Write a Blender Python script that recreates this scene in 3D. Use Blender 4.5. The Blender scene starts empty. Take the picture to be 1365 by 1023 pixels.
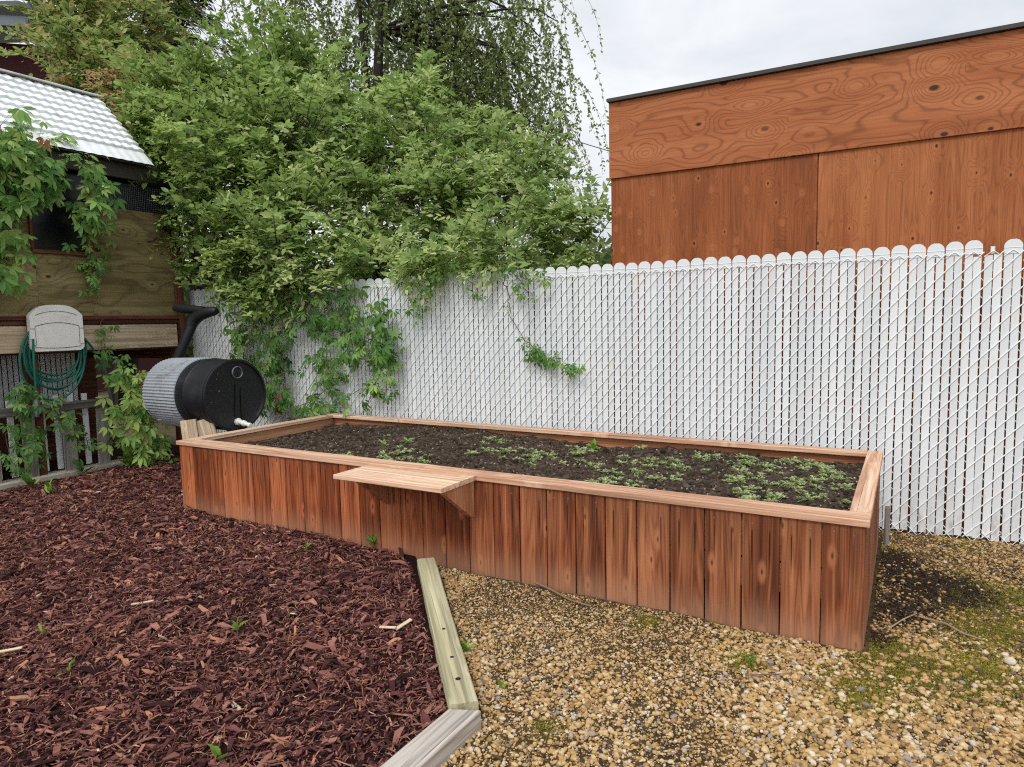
import bpy, bmesh, math, random
import numpy as np
from mathutils import Vector, Matrix

random.seed(7)
RNG = np.random.default_rng(7)
SC = bpy.context.scene
COL = SC.collection
PI = math.pi

# ----------------------------------------------------------------------------- camera model
F_PX, CX, CY, CAM_H = 900.0, 682.5, 511.5, 1.5
PITCH, ROLL = math.radians(5.28), math.radians(1.24)


def ray(X, Y):
    a, b = X - CX, Y - CY
    cr, sr = math.cos(ROLL), math.sin(ROLL)
    px, py = (a * cr - b * sr) / F_PX, (a * sr + b * cr) / F_PX
    c, s = math.cos(PITCH), math.sin(PITCH)
    return np.array([px, c - py * s, -s - py * c])


CAM = np.array([0, 0, CAM_H])


def at_depth(X, Y, y):
    r = ray(X, Y)
    return CAM + r * (y / r[1])


def at_z(X, Y, z):
    r = ray(X, Y)
    return CAM + r * ((z - CAM_H) / r[2])


def at_plane(X, Y, p, n):
    r = ray(X, Y)
    return CAM + r * (np.dot(np.asarray(p) - CAM, n) / np.dot(r, n))


def V(*a):
    return np.array(a, float)


def unit(v):
    v = np.asarray(v, float)
    return v / (np.linalg.norm(v, axis=-1, keepdims=True) + 1e-12)


# ----------------------------------------------------------------------------- noise
def vnoise(x, y, seed=0):
    x = np.asarray(x, float); y = np.asarray(y, float)
    xi, yi = np.floor(x).astype(np.int64), np.floor(y).astype(np.int64)
    fx, fy = x - xi, y - yi
    fx = fx * fx * (3 - 2 * fx); fy = fy * fy * (3 - 2 * fy)

    def h(a, b):
        n = (a * 374761393 + b * 668265263 + seed * 982451653) & 0x7fffffff
        n = ((n ^ (n >> 13)) * 1274126177) & 0x7fffffff
        n = n ^ (n >> 16)
        return (n & 0xffff) / 65535.0
    return (h(xi, yi) * (1 - fx) + h(xi + 1, yi) * fx) * (1 - fy) + (h(xi, yi + 1) * (1 - fx) + h(xi + 1, yi + 1) * fx) * fy


def fbm(x, y, oct=4, seed=0):
    s, a, t = 0, 1.0, 0
    for k in range(oct):
        s = s + a * vnoise(x * 2 ** k, y * 2 ** k, seed + k); t += a; a *= .5
    return s / t


# ----------------------------------------------------------------------------- mesh builder
LOC = {}


class MB:
    def __init__(self):
        self.v, self.f, self.r, self.pc, self.n = [], [], [], [], 0

    def add(self, v, faces, rnd=0.5, pc=None):
        """v (k,3); faces list of int arrays (m,c); rnd scalar or list matching faces"""
        v = np.asarray(v, float).reshape(-1, 3)
        for i, fa in enumerate(faces):
            fa = np.asarray(fa, np.int64)
            if fa.ndim == 1: fa = fa[None]
            self.f.append(fa + self.n)
            rr = rnd[i] if isinstance(rnd, (list, tuple)) else rnd
            self.r.append(np.broadcast_to(np.asarray(rr, float), (len(fa),)))
        self.v.append(v)
        self.pc.append(np.asarray(pc, float).reshape(-1, 3) if pc is not None else v)
        self.n += len(v)

    def build(self, name, mat, parent=None, origin=None, smooth=False):
        v = np.concatenate(self.v); pc = np.concatenate(self.pc)
        o = V(*origin) if origin is not None else (LOC[parent.name] if parent is not None else V(0, 0, 0))
        me = bpy.data.meshes.new(name)
        me.vertices.add(len(v)); me.vertices.foreach_set('co', (v - o).astype(np.float32).ravel())
        tot = np.concatenate([np.full(len(f), f.shape[1]) for f in self.f])
        lv = np.concatenate([f.ravel() for f in self.f])
        me.loops.add(len(lv)); me.loops.foreach_set('vertex_index', lv.astype(np.int32))
        me.polygons.add(len(tot))
        st = np.concatenate([[0], np.cumsum(tot)[:-1]])
        me.polygons.foreach_set('loop_start', st.astype(np.int32))
        me.polygons.foreach_set('use_smooth', np.ones(len(tot), bool))
        me.update(calc_edges=True)
        if not smooth: me.set_sharp_from_angle(angle=math.radians(32))
        a = me.attributes.new('rnd', 'FLOAT', 'FACE'); a.data.foreach_set('value', np.concatenate(self.r).astype(np.float32))
        a = me.attributes.new('pc', 'FLOAT_VECTOR', 'POINT'); a.data.foreach_set('vector', pc.astype(np.float32).ravel())
        me.materials.append(mat)
        ob = bpy.data.objects.new(name, me); COL.objects.link(ob)
        LOC[ob.name] = o
        if parent is not None:
            ob.parent = parent
        else:
            ob.location = o
        return ob

    # --- primitives
    def board(self, p0, p1, wdir, w, t, ch=.003, seg=1, rnd=None, warp=0.0, along0=0.0, taper=1.0):
        """plank from p0 to p1 (centre line), w across wdir, t thick; chamfered long edges"""
        p0, p1 = V(*p0), V(*p1); L = np.linalg.norm(p1 - p0); d = (p1 - p0) / L
        wd = V(*wdir); wd = unit(wd - d * np.dot(wd, d)); td = np.cross(d, wd)
        hw, ht = w / 2, t / 2; ch = min(ch, ht * .6, hw * .6)
        cs = [(-hw + ch, -ht), (hw - ch, -ht), (hw, -ht + ch), (hw, ht - ch), (hw - ch, ht), (-hw + ch, ht), (-hw, ht - ch), (-hw, -ht + ch)]
        rnd = random.random() if rnd is None else rnd
        vs, pcs = [], []
        for i in range(seg + 1):
            s = i / seg; k = 1 + (taper - 1) * s
            off = (random.uniform(-1, 1) * warp, random.uniform(-1, 1) * warp)
            for (a, b) in cs:
                vs.append(p0 + d * L * s + wd * (a * k + off[0]) + td * (b + off[1])); pcs.append((a, along0 + L * s, b))
        q = []
        for i in range(seg):
            for j in range(8):
                k = (j + 1) % 8
                q.append((i * 8 + j, i * 8 + k, (i + 1) * 8 + k, (i + 1) * 8 + j))
        self.add(vs, [np.array(q), np.array([list(range(7, -1, -1)), [seg * 8 + j for j in range(8)]])], rnd, pcs)

    def tube(self, pts, rad, n=6, rnd=0.5, caps=True):
        pts = np.asarray(pts, float); m = len(pts)
        rad = np.broadcast_to(np.asarray(rad, float), (m,))
        tg = unit(np.gradient(pts, axis=0))
        up = V(0, 0, 1) if abs(tg[0][2]) < .9 else V(1, 0, 0)
        vs = []
        a = unit(np.cross(tg[0], up))
        for i in range(m):
            a = unit(a - tg[i] * np.dot(a, tg[i])); b = np.cross(tg[i], a)
            for k in range(n):
                th = 2 * PI * k / n
                vs.append(pts[i] + rad[i] * (a * math.cos(th) + b * math.sin(th)))
        q = [(i * n + k, i * n + (k + 1) % n, (i + 1) * n + (k + 1) % n, (i + 1) * n + k) for i in range(m - 1) for k in range(n)]
        fs = [np.array(q)]
        if caps: fs.append(np.array([list(range(n - 1, -1, -1)), [(m - 1) * n + k for k in range(n)]]))
        self.add(vs, fs, rnd)

    def lathe(self, prof, c, axis, n=40, rnd=.5, ridges=0, amp=0):
        """prof list of (s along axis, r)"""
        c, ax = V(*c), unit(V(*axis))
        a = unit(np.cross(ax, V(0, 0, 1))); b = np.cross(a, ax)
        vs = []
        for (s, r) in prof:
            for k in range(n):
                th = 2 * PI * k / n
                rr = r + (amp * math.cos(ridges * th) if ridges else 0)
                vs.append(c + ax * s + rr * (a * math.cos(th) + b * math.sin(th)))
        q = [(i * n + k, i * n + (k + 1) % n, (i + 1) * n + (k + 1) % n, (i + 1) * n + k) for i in range(len(prof) - 1) for k in range(n)]
        self.add(vs, [np.array(q)], rnd)

    def prism(self, poly, o, ax, ay, az, t, rnd=.5):
        """polygon (a,b) in plane o+a*ax+b*ay, extruded t along az"""
        o, ax, ay, az = V(*o), V(*ax), V(*ay), V(*az); n = len(poly)
        vs = [o + ax * a + ay * b for a, b in poly] + [o + ax * a + ay * b + az * t for a, b in poly]
        pc = [(a, b, 0) for a, b in poly] + [(a, b, t) for a, b in poly]
        q = np.array([(i, (i + 1) % n, n + (i + 1) % n, n + i) for i in range(n)])
        self.add(vs, [q, np.array([list(range(n - 1, -1, -1)), list(range(n, 2 * n))])], rnd, pc)

    def leaves(self, pos, ax, nr, L, W, rnd, fold=.25, simple=False):
        pos, ax, nr = np.asarray(pos), unit(ax), np.asarray(nr)
        sd = unit(np.cross(ax, nr)); nr = np.cross(sd, ax); n = len(pos)
        L = np.broadcast_to(L, (n,))[:, None]; W = np.broadcast_to(W, (n,))[:, None]
        rnd = np.broadcast_to(rnd, (n,))
        if simple:
            p = np.stack([pos, pos + ax * L * .45 + sd * W / 2, pos + ax * L, pos + ax * L * .45 - sd * W / 2 + nr * W * fold], 1).reshape(-1, 3)
            i = np.arange(n)[:, None] * 4
            self.add(p, [np.concatenate([i + [0, 1, 2], i + [0, 2, 3]])], [np.concatenate([rnd, rnd])])
        else:
            m = pos + ax * L * .5 - nr * W * fold * .5
            tip = pos + ax * L - nr * L * .12
            p = np.stack([pos, pos + ax * L * .28 + sd * W * .42, pos + ax * L * .62 + sd * W * .45, tip,
                          pos + ax * L * .62 - sd * W * .45, pos + ax * L * .28 - sd * W * .42, m], 1).reshape(-1, 3)
            i = np.arange(n)[:, None] * 7
            f = np.concatenate([i + [0, 1, 6], i + [1, 2, 6], i + [2, 3, 6], i + [3, 4, 6], i + [4, 5, 6], i + [5, 0, 6]])
            self.add(p, [f], [np.tile(rnd, 6)])


def tag(o, label=None, cat=None, group=None, kind=None):
    if label: o['label'] = label
    if cat: o['category'] = cat
    if group: o['group'] = group
    if kind: o['kind'] = kind
    return o


def thing(name, loc, label, cat, group=None):
    o = bpy.data.objects.new(name, None); COL.objects.link(o)
    o.empty_display_size = .1
    o.location = tuple(loc); LOC[o.name] = V(*loc)
    return tag(o, label, cat, group)


# ----------------------------------------------------------------------------- materials
def srgb(r, g, b):
    f = lambda c: c / 12.92 if c <= .04045 else ((c + .055) / 1.055) ** 2.4
    return (f(r / 255), f(g / 255), f(b / 255), 1)


class G:
    def __init__(self, name, rough=.8, spec=.3):
        self.m = bpy.data.materials.new(name); self.m.use_nodes = True
        self.nt = self.m.node_tree; self.b = self.nt.nodes['Principled BSDF']
        self.b.inputs['Roughness'].default_value = rough
        self.b.inputs['Specular IOR Level'].default_value = spec

    def n(self, t, props=None, ins=None):
        nd = self.nt.nodes.new(t)
        for k, v in (props or {}).items(): setattr(nd, k, v)
        for k, v in (ins or {}).items(): self.set(nd.inputs[k], v)
        return nd

    def set(self, s, v):
        if isinstance(v, bpy.types.NodeSocket): self.nt.links.new(v, s)
        else: s.default_value = v

    def math(self, op, a, b=0.0, clamp=False):
        nd = self.n('ShaderNodeMath', {'operation': op, 'use_clamp': clamp}, {0: a, 1: b}); return nd.outputs[0]

    def mix(self, f, a, b, blend='MIX'):
        nd = self.n('ShaderNodeMix', {'data_type': 'RGBA', 'blend_type': blend}, {0: f, 6: a, 7: b}); return nd.outputs[2]

    def ramp(self, f, stops):
        nd = self.n('ShaderNodeValToRGB', None, {0: f}); e = nd.color_ramp.elements
        while len(e) < len(stops): e.new(.5)
        for el, (p, c) in zip(e, stops): el.position = p; el.color = c if len(c) == 4 else (*c, 1)
        return nd.outputs[0]

    def fac(self, f, a, b):
        nd = self.n('ShaderNodeMapRange', {'interpolation_type': 'SMOOTHSTEP'}, {0: f, 1: a, 2: b, 3: 0.0, 4: 1.0}); return nd.outputs[0]

    def attr(self, name):
        return self.n('ShaderNodeAttribute', {'attribute_name': name})

    def noise(self, vec, scale, detail=4, rough=.55, dist=0.0):
        nd = self.n('ShaderNodeTexNoise', None, {'Vector': vec, 'Scale': scale, 'Detail': detail, 'Roughness': rough, 'Distortion': dist}); return nd.outputs[0]

    def vmul(self, v, s):
        return self.n('ShaderNodeVectorMath', {'operation': 'MULTIPLY'}, {0: v, 1: s}).outputs[0]

    def vadd(self, v, s):
        return self.n('ShaderNodeVectorMath', {'operation': 'ADD'}, {0: v, 1: s}).outputs[0]

    def sep(self, v):
        return self.n('ShaderNodeSeparateXYZ', None, {0: v}).outputs

    def obj(self):
        return self.n('ShaderNodeTexCoord').outputs['Object']

    def bump(self, h, strength=.3, dist=.005):
        nd = self.n('ShaderNodeBump', None, {'Height': h, 'Strength': strength, 'Distance': dist})
        self.set(self.b.inputs['Normal'], nd.outputs[0])

    def color(self, c): self.set(self.b.inputs['Base Color'], c)


def K(v): return (v, v, v, 1)


def wood(name, dark, mid, light, rough=.8, ring=.5, knots=.5, tone=.25, bump=.35, plank=False, grime=None, along=1.0):
    g = G(name, rough, .25)
    pc = g.attr('pc').outputs['Vector']; r = g.attr('rnd').outputs['Fac']
    sh = g.n('ShaderNodeCombineXYZ', None, {0: g.math('MULTIPLY', r, 3.7), 1: g.math('MULTIPLY', r, 51.0), 2: g.math('MULTIPLY', r, 7.3)}).outputs[0]
    v = g.vadd(pc, sh)
    fine = g.noise(g.vmul(v, (95, 2.2 * along, 95)), 1, 5, .65)
    broad = g.noise(g.vmul(v, (16, .8 * along, 16)), 1, 3, .6, .25)
    fld = g.noise(g.vmul(v, (9, .42 * along, 9)), 1, 2, .5, .12)
    rings = g.math('ABSOLUTE', g.math('SINE', g.math('MULTIPLY', fld, 55.0)))
    f = g.math('ADD', g.math('MULTIPLY', fine, .35), g.math('ADD', g.math('MULTIPLY', broad, .75), g.math('MULTIPLY', rings, .22 * ring)))
    f = g.math('ADD', f, g.math('MULTIPLY', g.math('SUBTRACT', r, .5), tone))
    col = g.ramp(f, [(.30, dark), (.55, mid), (.78, light)])
    # thin dark checks along the grain
    chk = g.noise(g.vmul(v, (170, 1.1 * along, 170)), 1, 2, .5)
    col = g.mix(g.math('MULTIPLY', g.fac(chk, .66, .74), .65), col, [c * .35 for c in dark[:3]] + [1])
    stk = g.noise(g.vmul(v, (46, .55 * along, 46)), 1, 3, .6)
    col = g.mix(1.0, col, g.ramp(stk, [(.33, K(.62)), (.5, K(.95)), (.66, K(1.15))]), 'MULTIPLY')
    if knots:
        vn = g.n('ShaderNodeTexVoronoi', {'voronoi_dimensions': '2D'}, {'Vector': g.vmul(v, (9, 3.2, 9)), 'Scale': 1.0}); vo = vn.outputs['Distance']
        kg = g.math('MULTIPLY', g.fac(g.sep(vn.outputs['Color'])[0], .5, .6), knots)
        col = g.mix(g.math('MULTIPLY', g.math('SUBTRACT', 1.0, g.fac(vo, .10, .24)), g.math('MULTIPLY', kg, .75)), col, [min(1, c * 1.12) for c in light[:3]] + [1])
        col = g.mix(g.math('MULTIPLY', g.math('SUBTRACT', 1.0, g.fac(g.math('ADD', vo, g.math('MULTIPLY', fine, .05)), .04, .10)), kg), col, [c * .7 for c in dark[:3]] + [1])
    if plank:
        s = g.sep(pc)
        og = g.math('SUBTRACT', 1.0, g.fac(g.sep(g.obj())[0], -1.2, .9))
        col = g.mix(g.math('MULTIPLY', og, .8), col, g.mix(1.0, col, (1.22, .92, .72, 1), 'MULTIPLY'))
        # iron stains running down below the two fixing rows, faded foot of the boards
        ax = g.math('ABSOLUTE', g.math('SUBTRACT', g.math('ABSOLUTE', s[0]), .04))
        line = g.math('SUBTRACT', 1.0, g.fac(g.math('ADD', ax, g.math('MULTIPLY', fine, .004)), .0035, .0075))
        wn = g.noise(g.vmul(v, (14, .2, 14)), 1, 1)
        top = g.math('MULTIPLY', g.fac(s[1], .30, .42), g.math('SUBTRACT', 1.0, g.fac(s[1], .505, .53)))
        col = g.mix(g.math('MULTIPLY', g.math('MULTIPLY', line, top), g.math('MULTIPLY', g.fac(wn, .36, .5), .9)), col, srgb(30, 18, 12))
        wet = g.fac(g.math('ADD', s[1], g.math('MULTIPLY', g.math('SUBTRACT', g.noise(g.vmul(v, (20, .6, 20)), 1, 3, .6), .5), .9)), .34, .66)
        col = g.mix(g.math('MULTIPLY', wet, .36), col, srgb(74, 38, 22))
        foot = g.math('SUBTRACT', 1.0, g.fac(g.math('ADD', s[1], g.math('MULTIPLY', broad, .14)), .06, .30))
        col = g.mix(g.math('MULTIPLY', foot, .5), col, srgb(176, 134, 106))
        splash = g.math('SUBTRACT', 1.0, g.fac(g.math('ADD', s[1], g.math('MULTIPLY', fine, .06)), .03, .075))
        col = g.mix(g.math('MULTIPLY', splash, .6), col, srgb(122, 104, 84))
    if grime is not None:
        gn = g.noise(g.vmul(v, (5, 1.6, 5)), 1, 4, .6)
        col = g.mix(g.math('MULTIPLY', g.fac(gn, .5, .68), .6), col, grime)
    g.color(col)
    g.bump(g.math('ADD', fine, g.math('MULTIPLY', rings, .3)), bump, .003)
    return g.m


def plywood(name, dark, mid, light, freq=42.0, gx=1.6, gy=.55, lw=.42, kx=3.2, ky=2.0, ks=1.0):
    """rotary-cut veneer: contour lines winding round football knots"""
    g = G(name, .72, .25)
    pc = g.attr('pc').outputs['Vector']; r = g.attr('rnd').outputs['Fac']
    sh = g.n('ShaderNodeCombineXYZ', None, {0: g.math('MULTIPLY', r, 13.7), 1: g.math('MULTIPLY', r, 51.0), 2: 0.0}).outputs[0]
    v = g.vmul(g.vadd(pc, sh), (1, 1, 0))
    vk = g.vmul(v, (kx, ky, 1))
    wob = g.noise(v, 3.0, 2)
    vn = g.n('ShaderNodeTexVoronoi', {'feature': 'F1', 'voronoi_dimensions': '2D'}, {'Vector': vk, 'Scale': 1.0, 'Randomness': 1.0}); vo = vn.outputs['Distance']
    cs = g.sep(vn.outputs['Color']); kg = g.fac(cs[0], .25, .45)
    near = g.math('MULTIPLY', g.math('POWER', g.math('SUBTRACT', 1.0, g.fac(vo, .0, .55)), 1.6), g.math('ADD', .25, cs[1]))
    fld = g.math('ADD', g.noise(g.vmul(v, (gx * 1.5, gy, 1)), 1, 2.5, .5, .3), g.math('MULTIPLY', near, .22))
    sn = g.math('SINE', g.math('MULTIPLY', fld, freq))
    line = g.math('POWER', g.math('MULTIPLY', g.math('ADD', sn, 1.0), .5), 5.5)
    fine = g.noise(g.vmul(v, (55, 1.6, 1)), 1, 5, .7)
    broad = g.noise(g.vmul(v, (3.2, 1.1, 1)), 1, 4, .6, .4)
    strip = g.noise(g.vmul(v, (5.5, .12, 1)), 1, 1.5, .5)
    f = g.math('ADD', g.math('ADD', g.math('MULTIPLY', fine, .42), g.math('MULTIPLY', g.math('SUBTRACT', r, .5), .16)), g.math('MULTIPLY', g.math('ADD', broad, strip), .35))
    col = g.ramp(f, [(.33, dark), (.52, mid), (.72, light)])
    col = g.mix(g.math('MULTIPLY', line, lw), col, [c * .62 for c in dark[:3]] + [1])
    core = g.math('SUBTRACT', 1.0, g.fac(g.math('ADD', vo, g.math('MULTIPLY', wob, .05)), g.math('ADD', .04 * ks, g.math('MULTIPLY', cs[2], .03)), g.math('ADD', .07 * ks, g.math('MULTIPLY', cs[2], .05))))
    halo = g.math('SUBTRACT', 1.0, g.fac(vo, .06, .16))
    col = g.mix(g.math('MULTIPLY', halo, .4), col, light)
    col = g.mix(g.math('MULTIPLY', g.math('MULTIPLY', core, kg), .9), col, srgb(46, 24, 15))
    g.color(col); g.bump(g.math('ADD', fine, g.math('MULTIPLY', line, .5)), .25, .003)
    return g.m


def leafmat(name, stops, trans=.35, rough=.45):
    g = G(name, rough, .35)
    r = g.attr('rnd').outputs['Fac']
    col = g.ramp(r, stops)
    g.color(col)
    tr = g.n('ShaderNodeBsdfTranslucent', None, {'Color': g.mix(.4, col, (.30, .40, .09, 1))})
    mx = g.n('ShaderNodeMixShader', None, {0: trans, 1: g.b.outputs[0], 2: tr.outputs[0]})
    out = g.nt.nodes['Material Output']; g.nt.links.new(mx.outputs[0], out.inputs[0])
    return g.m


def flat(name, c, rough=.6, var=.15, scale=12, spec=.4, metal=0.0, dirt=None, dscale=6):
    g = G(name, rough, spec)
    o = g.obj()
    nz = g.noise(o, scale, 5, .6)
    col = g.mix(nz, [x * (1 - var) for x in c[:3]] + [1], [min(1, x * (1 + var)) for x in c[:3]] + [1])
    if dirt is not None:
        col = g.mix(g.math('MULTIPLY', g.fac(g.noise(o, dscale, 6, .7), .5, .72), .7), col, dirt)
    g.color(col); g.b.inputs['Metallic'].default_value = metal
    g.bump(nz, .15, .004)
    return g.m


def rampmat(name, stops, rough=.85, spec=.25, nscale=60, nvar=.35, bump=.3, dist=.002):
    """colour from the piece's own random value, mottled"""
    g = G(name, rough, spec)
    r = g.attr('rnd').outputs['Fac']
    col = g.ramp(r, stops)
    nz = g.noise(g.obj(), nscale, 4, .6)
    col = g.mix(1.0, col, g.ramp(nz, [(.25, K(1 - nvar)), (.75, K(1.0))]), 'MULTIPLY')
    g.color(col); g.bump(nz, bump, dist)
    return g.m


M = {}
M['bed'] = wood('stained_cedar', srgb(66, 32, 18), srgb(128, 71, 43), srgb(176, 114, 78), ring=.6, knots=.8, tone=.26, plank=True)
M['cap'] = wood('weathered_cedar_cap', srgb(152, 106, 82), srgb(206, 160, 130), srgb(232, 202, 174), ring=.5, knots=.5, tone=.2)
M['bedin'] = wood('cedar_inner_lit_bracket', srgb(120, 70, 44), srgb(176, 116, 80), srgb(206, 154, 116), knots=.4)  # inner lining; also the brackets, where its lighter tone stands for light
M['timber'] = wood('treated_timber', srgb(134, 126, 96), srgb(178, 170, 136), srgb(204, 198, 166), ring=.45, knots=.4, tone=.1)
M['grey'] = wood('grey_timber', srgb(104, 94, 84), srgb(158, 148, 138), srgb(196, 188, 178), ring=.6, knots=.3, tone=.15)
M['picket'] = wood('weathered_picket', srgb(62, 56, 52), srgb(120, 112, 106), srgb(160, 154, 148), knots=.2, tone=.3)
M['paleboard'] = wood('pale_board', srgb(150, 126, 98), srgb(196, 172, 142), srgb(214, 196, 170), knots=.5, tone=.1)
M['brown'] = wood('dark_brown_board', srgb(46, 26, 18), srgb(92, 54, 38), srgb(128, 84, 62), knots=.3)
M['ply_green'] = plywood('mossy_plywood', srgb(66, 56, 36), srgb(124, 109, 70), srgb(162, 147, 106), 70)
M['ply_fascia'] = plywood('fascia_plywood', srgb(130, 72, 42), srgb(168, 99, 60), srgb(192, 124, 82), 150, 1.9, .55, .5, 3.6, 2.2, 1.0)
M['ply_wall'] = plywood('wall_plywood', srgb(108, 58, 31), srgb(152, 86, 48), srgb(184, 116, 72), 150, 4.2, .30, .32, 5.5, 3.6, .6)


def slatmat():
    g = G('white_slat', .42, .4)
    pc = g.attr('pc').outputs['Vector']; r = g.attr('rnd').outputs['Fac']; s = g.sep(pc)
    sh = g.vadd(pc, g.n('ShaderNodeCombineXYZ', None, {0: g.math('MULTIPLY', r, 31.0), 1: g.math('MULTIPLY', r, 17.0), 2: 0.0}).outputs[0])
    col = g.mix(r, srgb(219, 223, 225), srgb(235, 238, 239))
    nz = g.noise(g.vmul(sh, (18, 5, 1)), 1, 5, .65)
    low = g.math('SUBTRACT', 1.0, g.fac(s[1], .05, .42))
    col = g.mix(g.math('MULTIPLY', g.math('MULTIPLY', low, g.fac(nz, .47, .68)), .55), col, srgb(150, 138, 122))
    col = g.mix(g.math('MULTIPLY', g.fac(nz, .58, .75), .22), col, srgb(168, 166, 158))
    g.color(col)
    return g.m


M['slat'] = slatmat()
M['wire'] = flat('coated_wire', srgb(240, 242, 243), .45, .05)
M['galv'] = flat('galvanised', srgb(112, 118, 124), .55, .25, 20, .4, .2, srgb(92, 78, 66), 5)
M['sleeve'] = flat('grey_mesh_sleeve', srgb(158, 164, 170), .6, .22, 24, .3, 0, srgb(104, 92, 82), 5)
M['roof'] = flat('white_metal_roof', srgb(236, 239, 241), .45, .04, 8, .4, 0, srgb(196, 198, 196), 5)
M['roofedge'] = flat('dark_roof_edge', srgb(70, 66, 64), .7, .3)
M['fasciadark'] = flat('dark_gutter', srgb(56, 50, 46), .6, .35, 6)
M['black'] = flat('black_plastic', srgb(20, 22, 27), .46, .25, 7, .4, 0, srgb(42, 44, 49), 4)
M['blackrib'] = flat('black_pipe', srgb(26, 27, 29), .5, .2)
M['void'] = flat('dark_glass_and_shade', srgb(16, 18, 24), .25, .3)  # window glass, and the shade painted in behind the eave mesh
M['white'] = flat('white_pvc', srgb(236, 236, 232), .35, .05)
M['reel'] = flat('beige_plastic', srgb(240, 237, 232), .45, .04, 30, .4, 0, srgb(218, 212, 204), 8)
M['reelgap'] = flat('reel_seam', srgb(92, 84, 78), .7, .1)
M['hose'] = flat('green_hose', srgb(18, 98, 82), .4, .15, 30, .45)
M['steel'] = flat('hose_fitting', srgb(130, 136, 140), .35, .15, 30, .5, .6)
M['concrete'] = flat('kerb_concrete', srgb(196, 186, 168), .9, .2, 30, .2, 0, srgb(120, 110, 96), 7)
M['maroon'] = flat('maroon_siding', srgb(64, 24, 22), .8, .2, 6)
M['eave'] = flat('grey_eave', srgb(110, 118, 124), .6, .15)
M['bark'] = flat('bark', srgb(70, 60, 54), .9, .4, 14)
M['barkdark'] = flat('dark_bark', srgb(44, 38, 36), .9, .4, 14)
M['stem'] = flat('vine_stem', srgb(104, 84, 66), .85, .3, 30)
M['chips'] = rampmat('bark_chips', [(0, srgb(40, 24, 24)), (.25, srgb(84, 52, 51)), (.5, srgb(128, 82, 77)), (.75, srgb(174, 122, 108)), (.88, srgb(196, 138, 104)), (.955, srgb(208, 168, 144)), (.985, srgb(218, 198, 172))], .9, .1, 90, .4)
M['pebble'] = rampmat('river_pebbles', [(0, srgb(92, 76, 58)), (.14, srgb(150, 122, 82)), (.32, srgb(188, 149, 96)), (.55, srgb(206, 168, 112)), (.76, srgb(220, 192, 146)), (.86, srgb(230, 216, 194)), (.93, srgb(182, 168, 156)), (1, srgb(128, 122, 120))], .75, .2, 90, .42, .35)
M['clod'] = rampmat('soil_clods', [(0, srgb(40, 34, 29)), (.5, srgb(80, 68, 59)), (.93, srgb(124, 107, 92)), (.97, srgb(176, 160, 138)), (1, srgb(206, 196, 178))], .95, .1, 60, .4)
M['litter'] = rampmat('dry_litter', [(0, srgb(46, 38, 32)), (.5, srgb(104, 84, 66)), (.85, srgb(146, 122, 98)), (1, srgb(190, 168, 140))], .9, .15, 80, .4)
M['moss'] = leafmat('moss', [(0, srgb(104, 96, 42)), (.5, srgb(160, 150, 60)), (1, srgb(200, 192, 76))], .4, .8)
M['shrub'] = leafmat('shrub_leaf', [(0, srgb(60, 88, 46)), (.4, srgb(118, 150, 86)), (.75, srgb(176, 200, 126)), (1, srgb(228, 236, 174))], .55)
M['shrubdk'] = leafmat('dark_shrub_leaf', [(0, srgb(52, 80, 42)), (.5, srgb(116, 148, 80)), (1, srgb(198, 216, 132))], .52)
M['tipred'] = leafmat('bronze_leaf', [(0, srgb(76, 100, 54)), (.45, srgb(138, 160, 92)), (.85, srgb(196, 204, 136)), (.95, srgb(212, 176, 134)), (1, srgb(212, 156, 130))], .55)
M['birch'] = leafmat('birch_leaf', [(0, srgb(78, 92, 52)), (.5, srgb(126, 142, 80)), (1, srgb(186, 196, 126))], .52)
M['needle'] = leafmat('dark_needle', [(0, srgb(20, 34, 26)), (.6, srgb(40, 60, 40)), (1, srgb(72, 88, 58))], .15)
M['creeper'] = leafmat('creeper_leaf', [(0, srgb(52, 90, 42)), (.5, srgb(100, 146, 70)), (.92, srgb(166, 196, 106)), (.97, srgb(150, 96, 60)), (1, srgb(164, 92, 60))])
M['far'] = leafmat('far_leaf', [(0, srgb(50, 66, 44)), (1, srgb(110, 128, 84))])
M['seedling'] = leafmat('seedling_leaf', [(0, srgb(98, 118, 70)), (.5, srgb(150, 168, 112)), (1, srgb(204, 210, 160))], .3, .6)
M['weed'] = leafmat('weed_leaf', [(0, srgb(84, 122, 40)), (1, srgb(156, 190, 84))])


def groundmat(name, c1, c2, c3, scale):
    g = G(name, .95, .1); o = g.obj()
    a = g.noise(o, scale, 8, .7); b = g.noise(o, scale * .12, 4, .6)
    col = g.ramp(g.math('ADD', g.math('MULTIPLY', a, .6), g.math('MULTIPLY', b, .4)), [(.35, c1), (.5, c2), (.66, c3)])
    g.color(col); g.bump(a, .6, .01); return g.m


M['dirt'] = groundmat('bare_ground', srgb(70, 60, 48), srgb(96, 84, 64), srgb(112, 108, 74), 9)
M['mulchbase'] = groundmat('mulch_base', srgb(22, 12, 11), srgb(40, 22, 20), srgb(62, 36, 32), 60)
M['gravelbase'] = groundmat('gravel_base', srgb(44, 36, 27), srgb(76, 62, 43), srgb(108, 90, 62), 55)
M['soil'] = groundmat('bed_soil', srgb(44, 37, 32), srgb(74, 63, 54), srgb(104, 90, 78), 40)

# ----------------------------------------------------------------------------- frames of reference
YAW = math.radians(-30.5)
A = V(math.cos(YAW), math.sin(YAW), 0); B = V(-A[1], A[0], 0); Z = V(0, 0, 1)
FR = V(1.54, 2.86, 0); BL_, BW_, ZT = 4.93, 1.72, .602


def bed(a, b, z):        # a from front-left corner along the front, b towards the fence
    return FR + A * (a - BL_) + B * b + Z * z


FY = math.radians(-28.5)
FD = V(math.cos(FY), math.sin(FY), 0); FN = V(-FD[1], FD[0], 0); F0 = V(3.224, 4.194, 0)


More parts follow.
